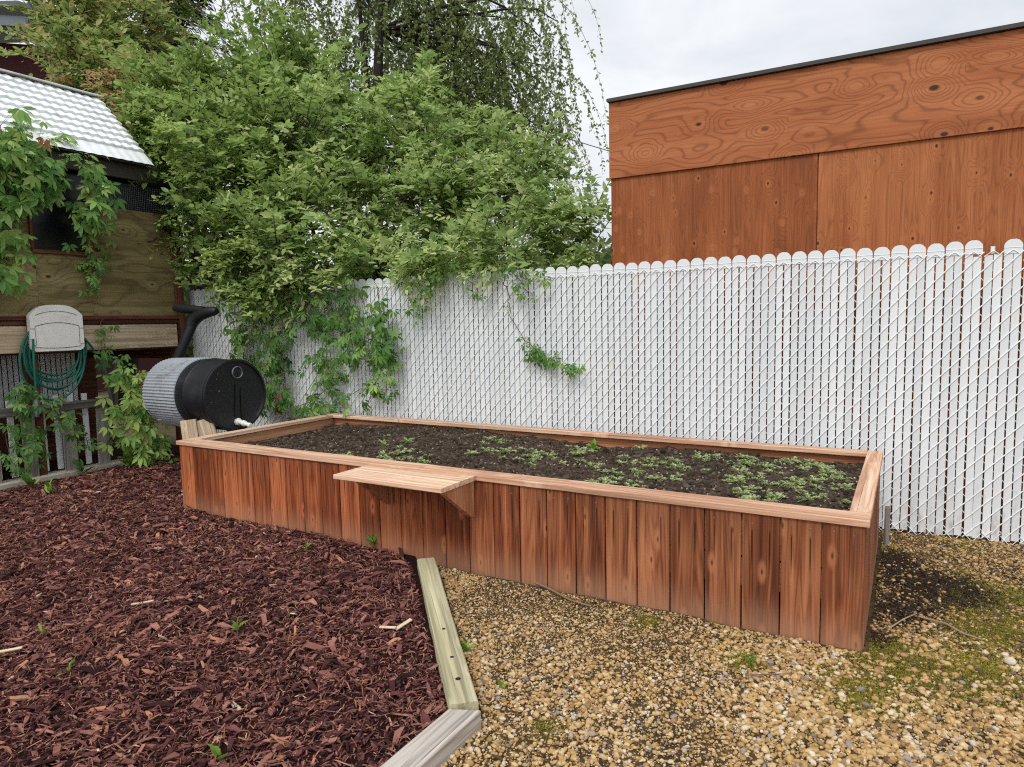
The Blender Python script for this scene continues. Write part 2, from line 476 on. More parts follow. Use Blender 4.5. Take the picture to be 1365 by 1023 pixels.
def fen(u, w, z): return F0 + FD * u + FN * w + Z * z


SL = V(-4.74, 6.12, 0); SD = V(.508, .8616, 0); SN = V(.8616, -.508, 0)


def shed(t, off, z): return SL + SD * t + SN * off + Z * z


def inside(poly, x, y):
    c = np.zeros(np.shape(x), bool); n = len(poly)
    for i in range(n):
        x1, y1 = poly[i]; x2, y2 = poly[(i + 1) % n]
        k = ((y1 > y) != (y2 > y)) & (x < (x2 - x1) * (y - y1) / (y2 - y1 + 1e-12) + x1)
        c ^= k
    return c


# ----------------------------------------------------------------------------- ground
mb = MB(); R_ = 260
mb.add([(-R_, -R_, -.06), (R_, -R_, -.06), (R_, R_, -.06), (-R_, R_, -.06)], [np.array([[0, 1, 2, 3]])])
tag(mb.build('ground', M['dirt']), kind='structure')

T1a, T1b = V(-.54, 3.95, 0), V(-.205, 2.39, 0)
T2a = V(-.165, 2.41, 0); T2b = T2a - SD * 1.55
bf0, bf1 = bed(0, 0.02, 0), bed(BL_, .02, 0)
MULCH = [tuple(T2b[:2]), tuple(T2a[:2] - [.03, 0]), tuple(T1a[:2]), tuple(bed(2.35, .03, 0)[:2]), tuple(bf0[:2]), tuple(bed(0, 2.0, 0)[:2]), tuple(fen(-7.7, -.02, 0)[:2]), tuple(shed(2.3, -2.4, 0)[:2]), tuple(shed(-3.2, -2.4, 0)[:2]), tuple(shed(-3.2, 0, 0)[:2]), (-6.6, 0.9)]  # runs on under the shed, its dark base painting the shade there
GRAV = [tuple(T2b[:2]), tuple(T2a[:2] - [.03, 0]), tuple(T1a[:2]), tuple(bed(2.35, .03, 0)[:2]), tuple(bed(BL_ - .02, .03, 0)[:2]), tuple(bed(BL_ - .02, 1.8, 0)[:2]), tuple(fen(1.8, .25, 0)[:2]), (5.4, .9)]
m0 = tuple(fen(-1.6, .25, 0)[:2])
GRAV.insert(6, m0)


def mulch_z(x, y):
    return .035 + .035 * (fbm(x * 2.2, y * 2.2, 3, 5) - .5) + .02 * (fbm(x * 14, y * 14, 2, 9) - .5) + .02 * np.clip((np.asarray(y) - 4) / 3, 0, 1)


def grav_z(x, y):
    return .0 + .03 * (fbm(x * 2.5, y * 2.5, 3, 15) - .5) + .008 * (fbm(x * 25, y * 25, 2, 19) - .5)


def sheet(name, poly, zf, mat, st, kind='structure'):
    P = np.array(poly); x0, y0 = P.min(0); x1, y1 = P.max(0)
    xs = np.arange(x0, x1 + st, st); ys = np.arange(y0, y1 + st, st)
    X, Y = np.meshgrid(xs, ys); Zz = zf(X, Y); ny, nx = X.shape
    idx = np.arange(nx * ny).reshape(ny, nx)
    q = np.stack([idx[:-1, :-1], idx[:-1, 1:], idx[1:, 1:], idx[1:, :-1]], -1).reshape(-1, 4)
    cxm = (X[:-1, :-1] + st / 2).ravel(); cym = (Y[:-1, :-1] + st / 2).ravel()
    q = q[inside(poly, cxm, cym)]
    used = np.unique(q); re = np.zeros(nx * ny, int); re[used] = np.arange(len(used))
    mb = MB(); mb.add(np.stack([X.ravel(), Y.ravel(), Zz.ravel()], 1)[used], [re[q]])
    return tag(mb.build(name, mat, smooth=True), kind=kind)


sheet('mulch_ground', MULCH, mulch_z, M['mulchbase'], .03)
sheet('gravel_ground', GRAV, grav_z, M['gravelbase'], .025)


def rot_frames(yaw, pit, rol):
    cy, sy, cp, sp, cr, sr = np.cos(yaw), np.sin(yaw), np.cos(pit), np.sin(pit), np.cos(rol), np.sin(rol)
    X = np.stack([cy * cp, sy * cp, sp], -1)
    Y = np.stack([-sy * cr - cy * sp * sr, cy * cr - sy * sp * sr, cp * sr], -1)
    return X, Y, np.cross(X, Y)


def chips(mb, x, y, z, L, W, T, rnd, tilt=.22, bend=.15):
    n = len(x)
    X, Y, Zz = rot_frames(RNG.uniform(0, 2 * PI, n), RNG.normal(0, tilt, n), RNG.normal(0, tilt * 1.4, n))
    c = np.stack([x, y, z], 1)
    vs = []
    e0, e1 = RNG.uniform(.25, 1, n), RNG.uniform(.15, .9, n)
    bn = RNG.normal(0, bend, n)
    for s, k in ((-.5, e0), (RNG.uniform(-.15, .15, n), np.ones(n)), (.5, e1)):
        b = bn * (1 - (2 * np.asarray(s)) ** 2)
        sk = RNG.normal(0, .12, n)
        for (u, w) in ((-.5, -.5), (.5, -.5), (.5, .5), (-.5, .5)):
            sj = s + RNG.normal(0, .06, n)
            vs.append(c + X * (L * sj)[:, None] + Y * (W * (u * k + sk))[:, None] + Zz * (T * w * (k * .6 + .4) + L * b * .5)[:, None])
    v = np.stack(vs, 1).reshape(-1, 3); i = np.arange(n)[:, None] * 12
    q = []
    for a in (0, 4):
        for j in range(4):
            k = (j + 1) % 4; q.append(i + [a + j, a + k, a + 4 + k, a + 4 + j])
    q += [i + [3, 2, 1, 0], i + [8, 9, 10, 11]]
    mb.add(v, [np.concatenate(q)], [np.tile(rnd, 10)])


def scatter(poly, n, near=None):
    P = np.array(poly); lo, hi = P.min(0), P.max(0)
    out = []
    tot = 0
    while tot < n:
        p = RNG.uniform(lo, hi, (n * 3, 2)); p = p[inside(poly, p[:, 0], p[:, 1])]
        if near is not None: p = p[RNG.random(len(p)) < near(p[:, 0], p[:, 1])]
        out.append(p); tot += len(p)
    return np.concatenate(out)[:n]


MVIS = [tuple((T2a - SD * 1.2)[:2] - [.03, 0]), tuple(T2a[:2] - [.1, .02]), tuple(T1a[:2] - [.09, .03]), tuple(bed(2.3, -.01, 0)[:2]), tuple(bed(-.03, -.01, 0)[:2]), tuple(bed(-.04, 1.7, 0)[:2]), tuple(shed(1.75, .06, 0)[:2]), tuple(shed(-.75, .06, 0)[:2]), (-3.3, 1.7)]
dens = lambda x, y: np.clip(1.25 - (y - 2) * .17, .3, 1)
p = scatter(MVIS, 66000, dens)
x, y = p.T; n = len(x)
L = np.clip(RNG.lognormal(math.log(.023), .58, n), .006, .11) * np.clip(.72 + y * .1, .8, 1.4)
W = np.clip(L * RNG.uniform(.08, .42, n), .003, .026); T = W * RNG.uniform(.15, .45, n)
z = mulch_z(x, y) + RNG.uniform(-.004, .018, n)
rn = np.clip(RNG.beta(1.35, 1.6, n) * .92 + .18 * (fbm(x * 3, y * 3, 2, 3) - .5), 0, .95); rn[RNG.random(n) < .005] = .99
mb = MB(); chips(mb, x, y, z, L, W, T, rn, .28, .3)
p = scatter(MVIS, 22000, dens); x, y = p.T; n = len(x)
L = np.clip(RNG.lognormal(math.log(.034), .5, n), .01, .11); W = RNG.uniform(.0018, .0042, n)
chips(mb, x, y, mulch_z(x, y) + RNG.uniform(.004, .022, n), L, W, W * .6, np.clip(RNG.beta(2.2, 1.8, n), 0, .95), .25, .5)
tag(mb.build('bark_mulch', M['chips']), 'dark red-brown shredded bark mulch covering the ground left of the timbers', 'mulch', kind='stuff')

# pebbles
def ico(sub):
    bm = bmesh.new(); bmesh.ops.create_icosphere(bm, subdivisions=sub, radius=1)
    v = np.array([q.co[:] for q in bm.verts]); f = np.array([[w.index for w in q.verts] for q in bm.faces]); bm.free()
    return v, f


ICO1, ICO2 = ico(1), ico(2)


def pebbles(mb, x, y, z, S, rnd, base, flatness=(.45, .85), lump=.18):
    v0, f0 = base; n, k = len(x), len(v0)
    X, Y, Zz = rot_frames(RNG.uniform(0, 2 * PI, n), RNG.normal(0, .3, n), RNG.normal(0, .3, n))
    sx = S * RNG.uniform(.85, 1.35, n); sy = S * RNG.uniform(.7, 1.05, n); sz = S * RNG.uniform(*flatness, n)
    vs = np.tile(v0[None], (n, 1, 1))
    pl = unit(RNG.normal(size=(n, 3, 3)))
    d = np.einsum('nkc,npc->nkp', vs, pl)
    vs = vs * (1 + lump * (np.tanh(d * 2).sum(2) * .35 - np.clip(d - .45, 0, 1).max(2) * 1.6))[:, :, None]
    w = (np.stack([x, y, z], 1)[:, None] + X[:, None] * (vs[..., 0:1] * sx[:, None, None]) + Y[:, None] * (vs[..., 1:2] * sy[:, None, None]) + Zz[:, None] * (vs[..., 2:3] * sz[:, None, None]))
    f = (f0[None] + (np.arange(n) * k)[:, None, None]).reshape(-1, 3)
    mb.add(w.reshape(-1, 3), [f], [np.repeat(rnd, len(f0))])


def blob(x, y, c, r):
    return np.exp(-((x - c[0]) ** 2 + (y - c[1]) ** 2) / (r * r))


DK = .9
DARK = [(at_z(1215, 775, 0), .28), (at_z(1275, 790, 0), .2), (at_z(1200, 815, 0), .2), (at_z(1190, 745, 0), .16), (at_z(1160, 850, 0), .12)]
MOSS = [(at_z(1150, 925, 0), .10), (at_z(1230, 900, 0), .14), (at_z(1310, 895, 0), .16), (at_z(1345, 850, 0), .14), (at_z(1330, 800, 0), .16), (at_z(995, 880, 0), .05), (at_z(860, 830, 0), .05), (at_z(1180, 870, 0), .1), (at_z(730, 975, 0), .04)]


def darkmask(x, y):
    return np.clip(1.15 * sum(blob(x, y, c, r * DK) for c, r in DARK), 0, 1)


def mossmask(x, y):
    return np.clip(sum(blob(x, y, c, r * 1.45) for c, r in MOSS) * (.3 + 1.4 * fbm(x * 6, y * 6, 3, 33)) - .08 + .45 * np.clip(fbm(x * 3.1, y * 3.1, 3, 41) - .52, 0, 1) * 3 * np.clip((x - .1) / 1.2, 0, 1), 0, 1)


GVIS = [tuple((T2a - SD * .9)[:2] + [.1, -.03]), tuple(T2a[:2] + [.03, .02]), tuple(T1a[:2] + [.07, .06]), tuple(bed(2.42, -.004, 0)[:2]), tuple(bed(BL_ + .01, -.004, 0)[:2]), tuple(bed(BL_ + .01, 1.72, 0)[:2]), tuple(fen(-.95, .05, 0)[:2]), tuple(fen(1.0, .05, 0)[:2]), (3.4, 1.7), (1.2, 1.5)]
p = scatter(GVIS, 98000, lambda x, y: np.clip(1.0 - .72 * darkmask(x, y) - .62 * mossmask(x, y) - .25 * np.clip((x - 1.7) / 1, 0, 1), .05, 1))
x, y = p.T; n = len(x)
cl = fbm(x * 1.7, y * 1.7, 2, 61)
S = np.clip(RNG.lognormal(math.log(.0067), .44, n), .003, .016) * np.clip(.35 + cl * 1.25, .62, 1.15)
sm_ = RNG.random(n) < .45
S = np.where(sm_, S * .5, S)
S *= np.where(x > 1.3, .95, 1)
rn = np.clip(RNG.beta(2.2, 2.0, n) - .12 * (x > 1.6) + .18 * (fbm(x * 2.6, y * 2.6, 2, 77) - .5), 0, 1)
rn = np.where(RNG.random(n) < .04, RNG.uniform(.82, 1, n), rn)
z = grav_z(x, y) + RNG.uniform(-.003, .007, n)
near = (y < 3.0) & (S > .0055)
mb = MB(); pebbles(mb, x[near], y[near], z[near], S[near], rn[near], ICO2); pebbles(mb, x[~near], y[~near], z[~near], S[~near], rn[~near], ICO1)
tag(mb.build('gravel', M['pebble'], smooth=True), 'tan and golden river gravel spread right of the timbers', 'gravel', kind='stuff')
# litter
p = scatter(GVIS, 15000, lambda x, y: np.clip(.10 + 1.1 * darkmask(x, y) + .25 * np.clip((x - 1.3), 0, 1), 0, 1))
x, y = p.T; n = len(x)
L = np.clip(RNG.lognormal(math.log(.013), .55, n), .004, .06); W = np.clip(L * RNG.uniform(.1, .5, n), .0015, .012)
mb = MB(); chips(mb, x, y, grav_z(x, y) + RNG.uniform(.001, .010, n), L, W, W * .25, RNG.beta(1.6, 1.8, n) * (1 - .7 * darkmask(x, y)), .25, .2)
tag(mb.build('leaf_litter', M['litter']), 'dark dry leaf litter and bark crumbs beside the bed', 'leaf litter', kind='stuff')
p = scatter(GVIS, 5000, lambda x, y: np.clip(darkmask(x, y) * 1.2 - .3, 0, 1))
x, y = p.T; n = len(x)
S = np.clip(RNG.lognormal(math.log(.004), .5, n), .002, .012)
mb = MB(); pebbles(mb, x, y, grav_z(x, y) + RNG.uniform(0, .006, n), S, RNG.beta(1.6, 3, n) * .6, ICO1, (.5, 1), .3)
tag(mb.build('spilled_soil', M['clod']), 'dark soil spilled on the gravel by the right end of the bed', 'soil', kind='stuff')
# moss
p = scatter(GVIS, 62000, lambda x, y: np.clip(mossmask(x, y) * (1 - .8 * darkmask(x, y)), 0, 1))
x, y = p.T; n = len(x)
mb = MB()
pos = np.stack([x, y, grav_z(x, y) + RNG.uniform(.0, .004, n)], 1)
ax = unit(np.stack([RNG.normal(0, .7, n), RNG.normal(0, .7, n), np.full(n, .7)], 1))
mb.leaves(pos, ax, RNG.normal(size=(n, 3)), RNG.uniform(.005, .012, n), RNG.uniform(.003, .006, n), np.clip(RNG.beta(2, 2, n) * .7 + .5 * (fbm(x * 4, y * 4, 2, 90) - .35), 0, 1), simple=True)
tag(mb.build('moss', M['moss']), 'olive green moss creeping between the pebbles', 'moss', kind='stuff')

# ----------------------------------------------------------------------------- timbers
t = thing('edging_timber', T1b, 'pale treated edging timber with dark bolt holes between mulch and gravel', 'timber')
mb = MB(); mb.board(T1a + Z * .05, T1b + Z * .05, (1, .2, 0), .108, .085, .006, 10, .37, .0015)
ob = mb.build('beam', M['timber'], t)
for (X, Y) in ((591.5, 838.5), (602.5, 876), (610.5, 905)):
    mb = MB(); q = at_z(X, Y, .0935); rr = .0085 if Y < 900 else .011
    mb.lathe([(-.02, rr * .9), (.0012, rr), (.0012, rr * 1.25)], q, (0, 0, 1), 14)
    mb.add([q + V(math.cos(a) * rr, math.sin(a) * rr, .0006) for a in np.arange(14) * 2 * PI / 14], [np.arange(14)[None]])
    mb.build('bolt_hole', M['blackrib'], t)
t = thing('edging_timber', T2b, 'weathered grey edging timber at the bottom edge with a rough split side', 'timber')
mb = MB()
q1, q2 = V(-.262, 2.378, 0), V(-.138, 2.362, 0); nseg = 12
ring = []
for k in range(nseg + 1):
    for (q, zz) in ((q1, .080), (q2, .080), (q2, -.04), (q1, -.04)):
        ring.append(q - SD * (1.5 * k / nseg) + Z * zz + (SN * random.gauss(0, .0012) + Z * random.gauss(0, .001)))
ring = np.array(ring); fs = [(4 * k + a, 4 * k + (a + 1) % 4, 4 * k + 4 + (a + 1) % 4, 4 * k + 4 + a) for k in range(nseg) for a in range(4)]
mb.add(ring, [np.array(fs), np.array([[3, 2, 1, 0], [4 * nseg, 4 * nseg + 1, 4 * nseg + 2, 4 * nseg + 3]])], .81, np.stack([ring @ SN, ring @ SD, ring[:, 2]], 1))
ob = mb.build('beam', M['grey'], t)
bv = ob.modifiers.new('bevel', 'BEVEL'); bv.width = .007; bv.segments = 2; bv.limit_method = 'ANGLE'
# kerb
mb = MB(); mb.board(shed(-1.7, -.09, .045), shed(1.32, -.09, .045), SN, .18, .11, .012, 16, .3, .003)
tag(mb.build('kerb', M['concrete'], origin=shed(0, -.09, 0)), 'pale low concrete kerb under the old picket fence', 'kerb')

# ----------------------------------------------------------------------------- raised bed
t = thing('raised_garden_bed', bed(BL_ / 2, BW_ / 2, 0), 'long reddish cedar raised garden bed with upright boards and a flat top rail', 'planter')
NB = 28; bw = (BL_ - .03) / NB
mb = MB()
for i in range(NB):
    a = .015 + bw * (i + .5)
    gl = .043 * (1 - a / BL_)
    lean = random.uniform(-.001, .001)
    mb.board(bed(a + lean, .022 + random.uniform(-.0015, .0015), gl - .03 + random.uniform(-.004, .004)), bed(a - lean, .022 + random.uniform(-.0015, .0015), ZT - .034), A, bw - random.uniform(.004, .008), .018, .003, 3, None, .0006)
mb.build('front_panel', M['bed'], t)
for nm, a in (('end_panel', BL_ - .022), ('end_panel', .022)):
    mb = MB(); k = 10; w = (BW_ - .07) / k
    for i in range(k):
        b = .035 + w * (i + .5)
        mb.board(bed(a, b, -.03), bed(a, b, ZT - .034), B, w - random.uniform(.002, .005), .018, .0025, 2, None, .0006)
    mb.build(nm, M['bed'], t)
mb = MB()
for i in range(NB):
    a = .015 + bw * (i + .5)
    mb.board(bed(a, BW_ - .022, -.03), bed(a, BW_ - .022, ZT - .034), A, bw - .003, .018, .0025, 1)
mb.build('back_panel', M['bed'], t)
mb = MB()   # inner lining boards
for j, (zz) in enumerate((.27, .42, .52)):
    hgt = .14 if j < 2 else .085
    for (p0, p1) in ((bed(.035, .045, zz), bed(BL_ - .035, .045, zz)), (bed(.035, BW_ - .045, zz), bed(BL_ - .035, BW_ - .045, zz)), (bed(.045, .06, zz), bed(.045, BW_ - .06, zz)), (bed(BL_ - .045, .06, zz), bed(BL_ - .045, BW_ - .06, zz))):
        mb.board(p0, p1, Z, hgt, .02, .003, 4, None, .001)
mb.build('inner_lining', M['bedin'], t)
zc = ZT - .016
for nm, segs in (('top_rail', [(0, 2.4), (2.403, BL_)]),):
    pass
capw = .135
for (a0, a1) in ((0.0, 2.452), (2.455, BL_)):
    mb = MB(); mb.board(bed(a0, capw / 2, zc), bed(a1, capw / 2, zc), B, capw, .032, .003, 12, None, .0008); mb.build('top_rail', M['cap'], t)
for (a0, a1) in ((0.0, 3.05), (3.053, BL_ - .092)):
    mb = MB(); mb.board(bed(a0, BW_ - .045, zc + .001), bed(a1, BW_ - .045, zc + .001), B, .09, .032, .003, 12, None, .0008); mb.build('top_rail', M['cap'], t)
mb = MB(); mb.board(bed(BL_ - .045, capw + .002, zc), bed(BL_ - .045, BW_, zc), A, .09, .032, .003, 6, .62, .0008); mb.build('top_rail', M['cap'], t)
mb = MB(); mb.board(bed(.045, capw + .002, zc), bed(.045, BW_ - .092, zc), A, .09, .032, .003, 6, .93, .0008); mb.build('top_rail', M['cap'], t)
# nails
mb = MB()
for i in range(NB):
    for s in (-.042, .042):
        a = .015 + bw * (i + .5) + s
        if random.random() < .8:
            q = bed(a + random.uniform(-.006, .006), .0125, ZT - .075 + random.uniform(-.012, .012))
            mb.lathe([(0, .0042), (.0015, .0036), (.002, .0001)], q, -B, 8)
mb.build('nail_heads', M['galv'], t)['kind'] = 'stuff'
# shelf
sh_a0, sh_a1, sh_d = 2.08, 2.885, .345
s0 = None
mb = MB()
for k in range(2):
    w = sh_d / 2
    mb.board(bed(sh_a0 + .0, -w * (k + .5) - .002, ZT - .0145), bed(sh_a1, -w * (k + .5) - .002, ZT - .0145), B, w - .003, .027, .003, 5, .55 + .27 * k, .0006)
shelf = mb.build('shelf', M['cap'], t)
shelf['label'] = 'small bleached shelf on brackets at the front'
for a in (sh_a0 + .13, sh_a1 - .05):
    mb = MB(); zz = ZT - .03
    poly = [(-.004, zz), (-.29, zz), (-.29, zz - .02), (-.03, zz - .215), (-.004, zz - .215)]
    mb.prism(poly, bed(a, 0, 0), B, Z, A, .034, random.random())
    mb.build('bracket', M['bedin'], shelf)  # lighter cedar puts light into brackets lost in the shelf's shadow
mb = MB(); mb.board(bed(sh_a0 + .166, -.010, ZT - .085), bed(sh_a1 - .052, -.010, ZT - .085), Z, .10, .018, .002, 2, .21); mb.build('apron_board', M['bed'], shelf)

# soil
SOILZ = .515


def soil_z(a, b):
    edge = np.clip(1 - np.asarray(a) / .75, 0, 1)
    back = np.clip((np.asarray(b) - .9) / .8, 0, 1)
    return SOILZ + .05 * (fbm(a * 1.7, b * 1.7, 3, 101) - .5) + .035 * (fbm(a * 9, b * 9, 3, 111) - .5) - .03 * edge + .028 * np.clip(1 - np.abs(np.asarray(a) - 1.4) / 1.6, 0, 1) * back


aa = np.linspace(.055, BL_ - .055, 400); bb = np.linspace(.055, BW_ - .055, 140)
Ag, Bg = np.meshgrid(aa, bb); Zg = soil_z(Ag, Bg)
P = FR + A * (Ag[..., None] - BL_) + B * Bg[..., None] + Z * Zg[..., None]
idx = np.arange(Ag.size).reshape(Ag.shape)
mb = MB(); mb.add(P.reshape(-1, 3), [np.stack([idx[:-1, :-1], idx[:-1, 1:], idx[1:, 1:], idx[1:, :-1]], -1).reshape(-1, 4)])
tag(mb.build('soil', M['soil'], smooth=True), 'dark crumbly soil filling the raised bed', 'soil', kind='stuff')
n = 26000
a, b = RNG.uniform(.06, BL_ - .06, n), RNG.uniform(.06, BW_ - .06, n)
P = FR + A * (a - BL_)[:, None] + B * b[:, None]
S = np.clip(RNG.lognormal(math.log(.0058), .6, n), .0025, .030)
rn = RNG.beta(2, 2, n) * .9; rn[RNG.random(n) < .035] = RNG.uniform(.96, 1)
S = np.where(rn > .94, np.clip(S, .003, .009), S)
mb = MB(); pebbles(mb, P[:, 0], P[:, 1], soil_z(a, b) + S * .15, S, rn, ICO1, (.5, 1), .3)
tag(mb.build('soil_crumbs', M['clod']), 'loose dark soil crumbs with pale specks on the bed surface', 'soil', kind='stuff')

# seedlings
def seedling_mesh(k, rad, n):
    mb = MB(); rs = np.random.default_rng(k)
    for s in range(n):
        th = rs.uniform(0, 2 * PI); ln = rad * rs.uniform(.5, 1.1); el = rs.uniform(.25, .9)
        d = V(math.cos(th) * math.cos(el), math.sin(th) * math.cos(el), math.sin(el))
        pts = [V(0, 0, 0) + d * ln * q - Z * (ln * .35 * q * q) for q in (0, .35, .7, 1)]
        mb.tube(pts, [.0013, .001, .0008, .0005], 3, .4, False)
        m = 11
        q = np.linspace(.25, 1, m)
        pos = np.outer(q, d) * ln - np.outer(q * q, Z) * ln * .35
        sd = unit(np.cross(d, Z)); sg = np.where(np.arange(m) % 2, 1, -1)[:, None]
        ax = unit(d + sd * sg * 1.1 + rs.normal(0, .25, (m, 3)))
        mb.leaves(pos, ax, Z + rs.normal(0, .3, (m, 3)), rs.uniform(.012, .024, m), rs.uniform(.006, .012, m), np.clip(rs.normal(.55, .2) + rs.normal(0, .15, m), 0, 1), simple=True)
    return mb


protos = []
for k, (r, nn) in enumerate(((.055, 13), (.075, 18), (.095, 22), (.06, 16))):
    protos.append(seedling_mesh(50 + k, r, nn))
meshes = []
spots = []
# clusters seen in the photo: px centre, px spread, count
for (X, Y, sx, sy, c) in ((455, 603, 22, 4, 3), (518, 588, 20, 8, 5), (548, 607, 32, 6, 8), (660, 592, 26, 6, 5), (690, 603, 28, 9, 9), (742, 598, 32, 10, 12), (785, 600, 16, 8, 5), (815, 630, 26, 12, 10), (846, 640, 22, 10, 6),
                         (880, 607, 34, 9, 10), (935, 612, 36, 10, 9), (860, 622, 20, 8, 3), (1010, 604, 30, 6, 7), (1000, 625, 26, 12, 9), (1045, 622, 40, 14, 15), (1060, 645, 36, 12, 11), (985, 648, 14, 8, 4), (1115, 632, 26, 14, 9), (1138, 650, 8, 6, 2), (1080, 612, 30, 8, 6), (500, 610, 20, 4, 2), (620, 598, 12, 5, 1), (1010, 655, 18, 8, 4)):
    for _ in range(int(c * 1.4)):
        for tr in range(30):
            q = at_z(X + random.gauss(0, sx * .8), Y + random.gauss(0, sy * .8), SOILZ + .03)
            d = q - FR; a_, b_ = np.dot(d, A) + BL_, np.dot(d, B)
            if .16 < b_ < BW_ - .15 and .12 < a_ < BL_ - .14: spots.append((a_, b_)); break
first = {}
for i, (a_, b_) in enumerate(spots):
    k = random.randrange(4); q = bed(a_, b_, 0); q[2] = float(soil_z(a_, b_))
    if k not in first:
        o = protos[k].build('seedling', M['seedling']); first[k] = o
    else:
        o = first[k].copy(); COL.objects.link(o)
    o.location = tuple(q); o.rotation_euler = (0, 0, random.uniform(0, 6.28)); s = random.uniform(.5, 1.0); o.scale = (s, s, s * random.uniform(.8, 1.1))
    tag(o, 'low feathery green seedling growing in the dark soil of the raised bed', 'seedling', 'seedlings in the raised bed')


def weed(px, py, z0, h, n, label, mat='weed', lw=.4, name='weed', spread=1.0, base=None):
    q = at_z(px, py, z0) if base is None else base
    mb = MB(); th = RNG.uniform(0, 2 * PI, n); el = RNG.uniform(.3, 1.3, n) / spread
    ax = np.stack([np.cos(th) * np.cos(el), np.sin(th) * np.cos(el), np.sin(el)], 1)
    pos = np.tile(q, (n, 1)) + Z * RNG.uniform(0, h * .5, n)[:, None]
    L = RNG.uniform(.5, 1, n) * h
    mb.tube([q - Z * .01, q + Z * h * .55], [.0015, .001], 5, .3)
    mb.leaves(pos, ax, Z + RNG.normal(0, .4, (n, 3)), L, L * lw, RNG.random(n))
    return tag(mb.build(name, M[mat], origin=q), label, 'weed')


qq = at_z(792, 600, SOILZ + .02)
weed(0, 0, 0, .07, 20, 'greener broad-leaved plant standing among the feathery seedlings near the bed back', 'weed', .55, 'leafy_plant', base=qq)

# ----------------------------------------------------------------------------- chain-link fence with slats
PIT = .0512; DH = .112; U0, U1 = -8.05, 1.25
nsl = int((U1 - U0) / PIT)
fz = lambda u: .012
ft = thing('chain_link_fence', fen(-3.4, 0, 0), 'tall white chain-link fence with vertical privacy slats and rounded caps behind the bed', 'fence')
# slat columns: u index j, caps span pairs (2j,2j+1); anchor so that a cap centre sits at u=-.106
ubase = -.106 - PIT - PIT * 2 * 76
mb = MB(); NS = nsl
missing = {int(round((u - .0 - ubase) / PIT)) for u in ()}
cap_centres = []
ZTOP = 1.868
for j in range(NS):
    u = ubase + PIT * (j + .5)
    lean = random.gauss(0, .0016 if not -.85 < u < .1 else .0030); w = PIT * random.uniform(.80, .88)
    zb = .018 + random.uniform(-.008, .012); zt = ZTOP - .01 + random.uniform(-.004, .004)
    if -.36 < u < -.155: zt -= random.uniform(.0, .015)
    if -.78 < u < .3: zb += random.uniform(-.008, .006)
    mb.board(fen(u - lean, random.gauss(0, .0004), zb), fen(u + lean, random.gauss(0, .0004), zt), FD, w, .0045, .0007, 2, None, .0004, along0=zb)
mb.build('slat_panel', M['slat'], ft)
# woven wire: front strands run one way, back strands the other
fm, bm_ = MB(), MB()
nz_ = int(1.86 / DH)
wr = .0032
for j in range(NS):
    u0 = ubase + PIT * j; u1 = u0 + PIT
    ph = (j % 2) * DH / 2
    for k in range(-1, nz_ + 1):
        z0 = ZTOP - .002 - DH * (nz_ - k) - DH / 2 + (0 if j % 2 == 0 else DH / 2) - DH / 2
        z1 = z0 + DH / 2
        jit = 0.0
        if z0 < .0: continue
        if z1 < ZTOP + .002:
            if z0 < .14 and -.75 < u0 < -.1: jit = random.uniform(-.018, .010)
            fm.tube([fen(u0 - .002, -.0055, z0 + jit), fen(u0 + .006, -.0072, z0 + .006 + jit), fen(u1 - .006, -.0072, z1 - .006), fen(u1 + .002, -.0055, z1)], wr, 5, .5, False)
        if z1 < ZTOP + .002 and u0 > -4.6:
            fm.tube([fen(u1 - .0045, -.0068, z1 - .003), fen(u1 + .0045, -.0068, z1 + .003)], .0042, 5, .5, True)
        if z1 + DH / 2 < ZTOP + .03:
            bm_.tube([fen(u0, .0065, z1 + (0 if j % 2 == 0 else 0)), fen(u1, .0065, z0)], wr, 4, .5, False)
fm.build('wire_mesh', M['wire'], ft); bm_.build('wire_mesh', M['wire'], ft)
# twisted tops and bottom ends of the wire
mb = MB()
for j in range(NS - 1):
    u0 = ubase + PIT * j
    if j % 2 == 0:
        um = u0 + PIT
        zz = ZTOP + .006 + random.uniform(-.003, .003)
        mb.tube([fen(u0 + .004, -.0085, zz - .034), fen(um - .004, -.009, zz), fen(um + .006, -.009, zz - .002), fen(u0 + 2 * PIT - .012, -.0085, zz - .03)], .0022, 5, .5)
    else:
        zz = .012 + random.uniform(-.012, .006); um = u0 + PIT
        if u0 > -1.0:
            mb.tube([fen(u0 - .002, -.008, zz + .05), fen(um - .008, -.012, zz), fen(um + .008, -.014, zz - .004), fen(u0 + 2 * PIT, -.008, zz + .05)], .0022, 5, .5)
mb.build('wire_selvage', M['wire'], ft)['kind'] = 'stuff'
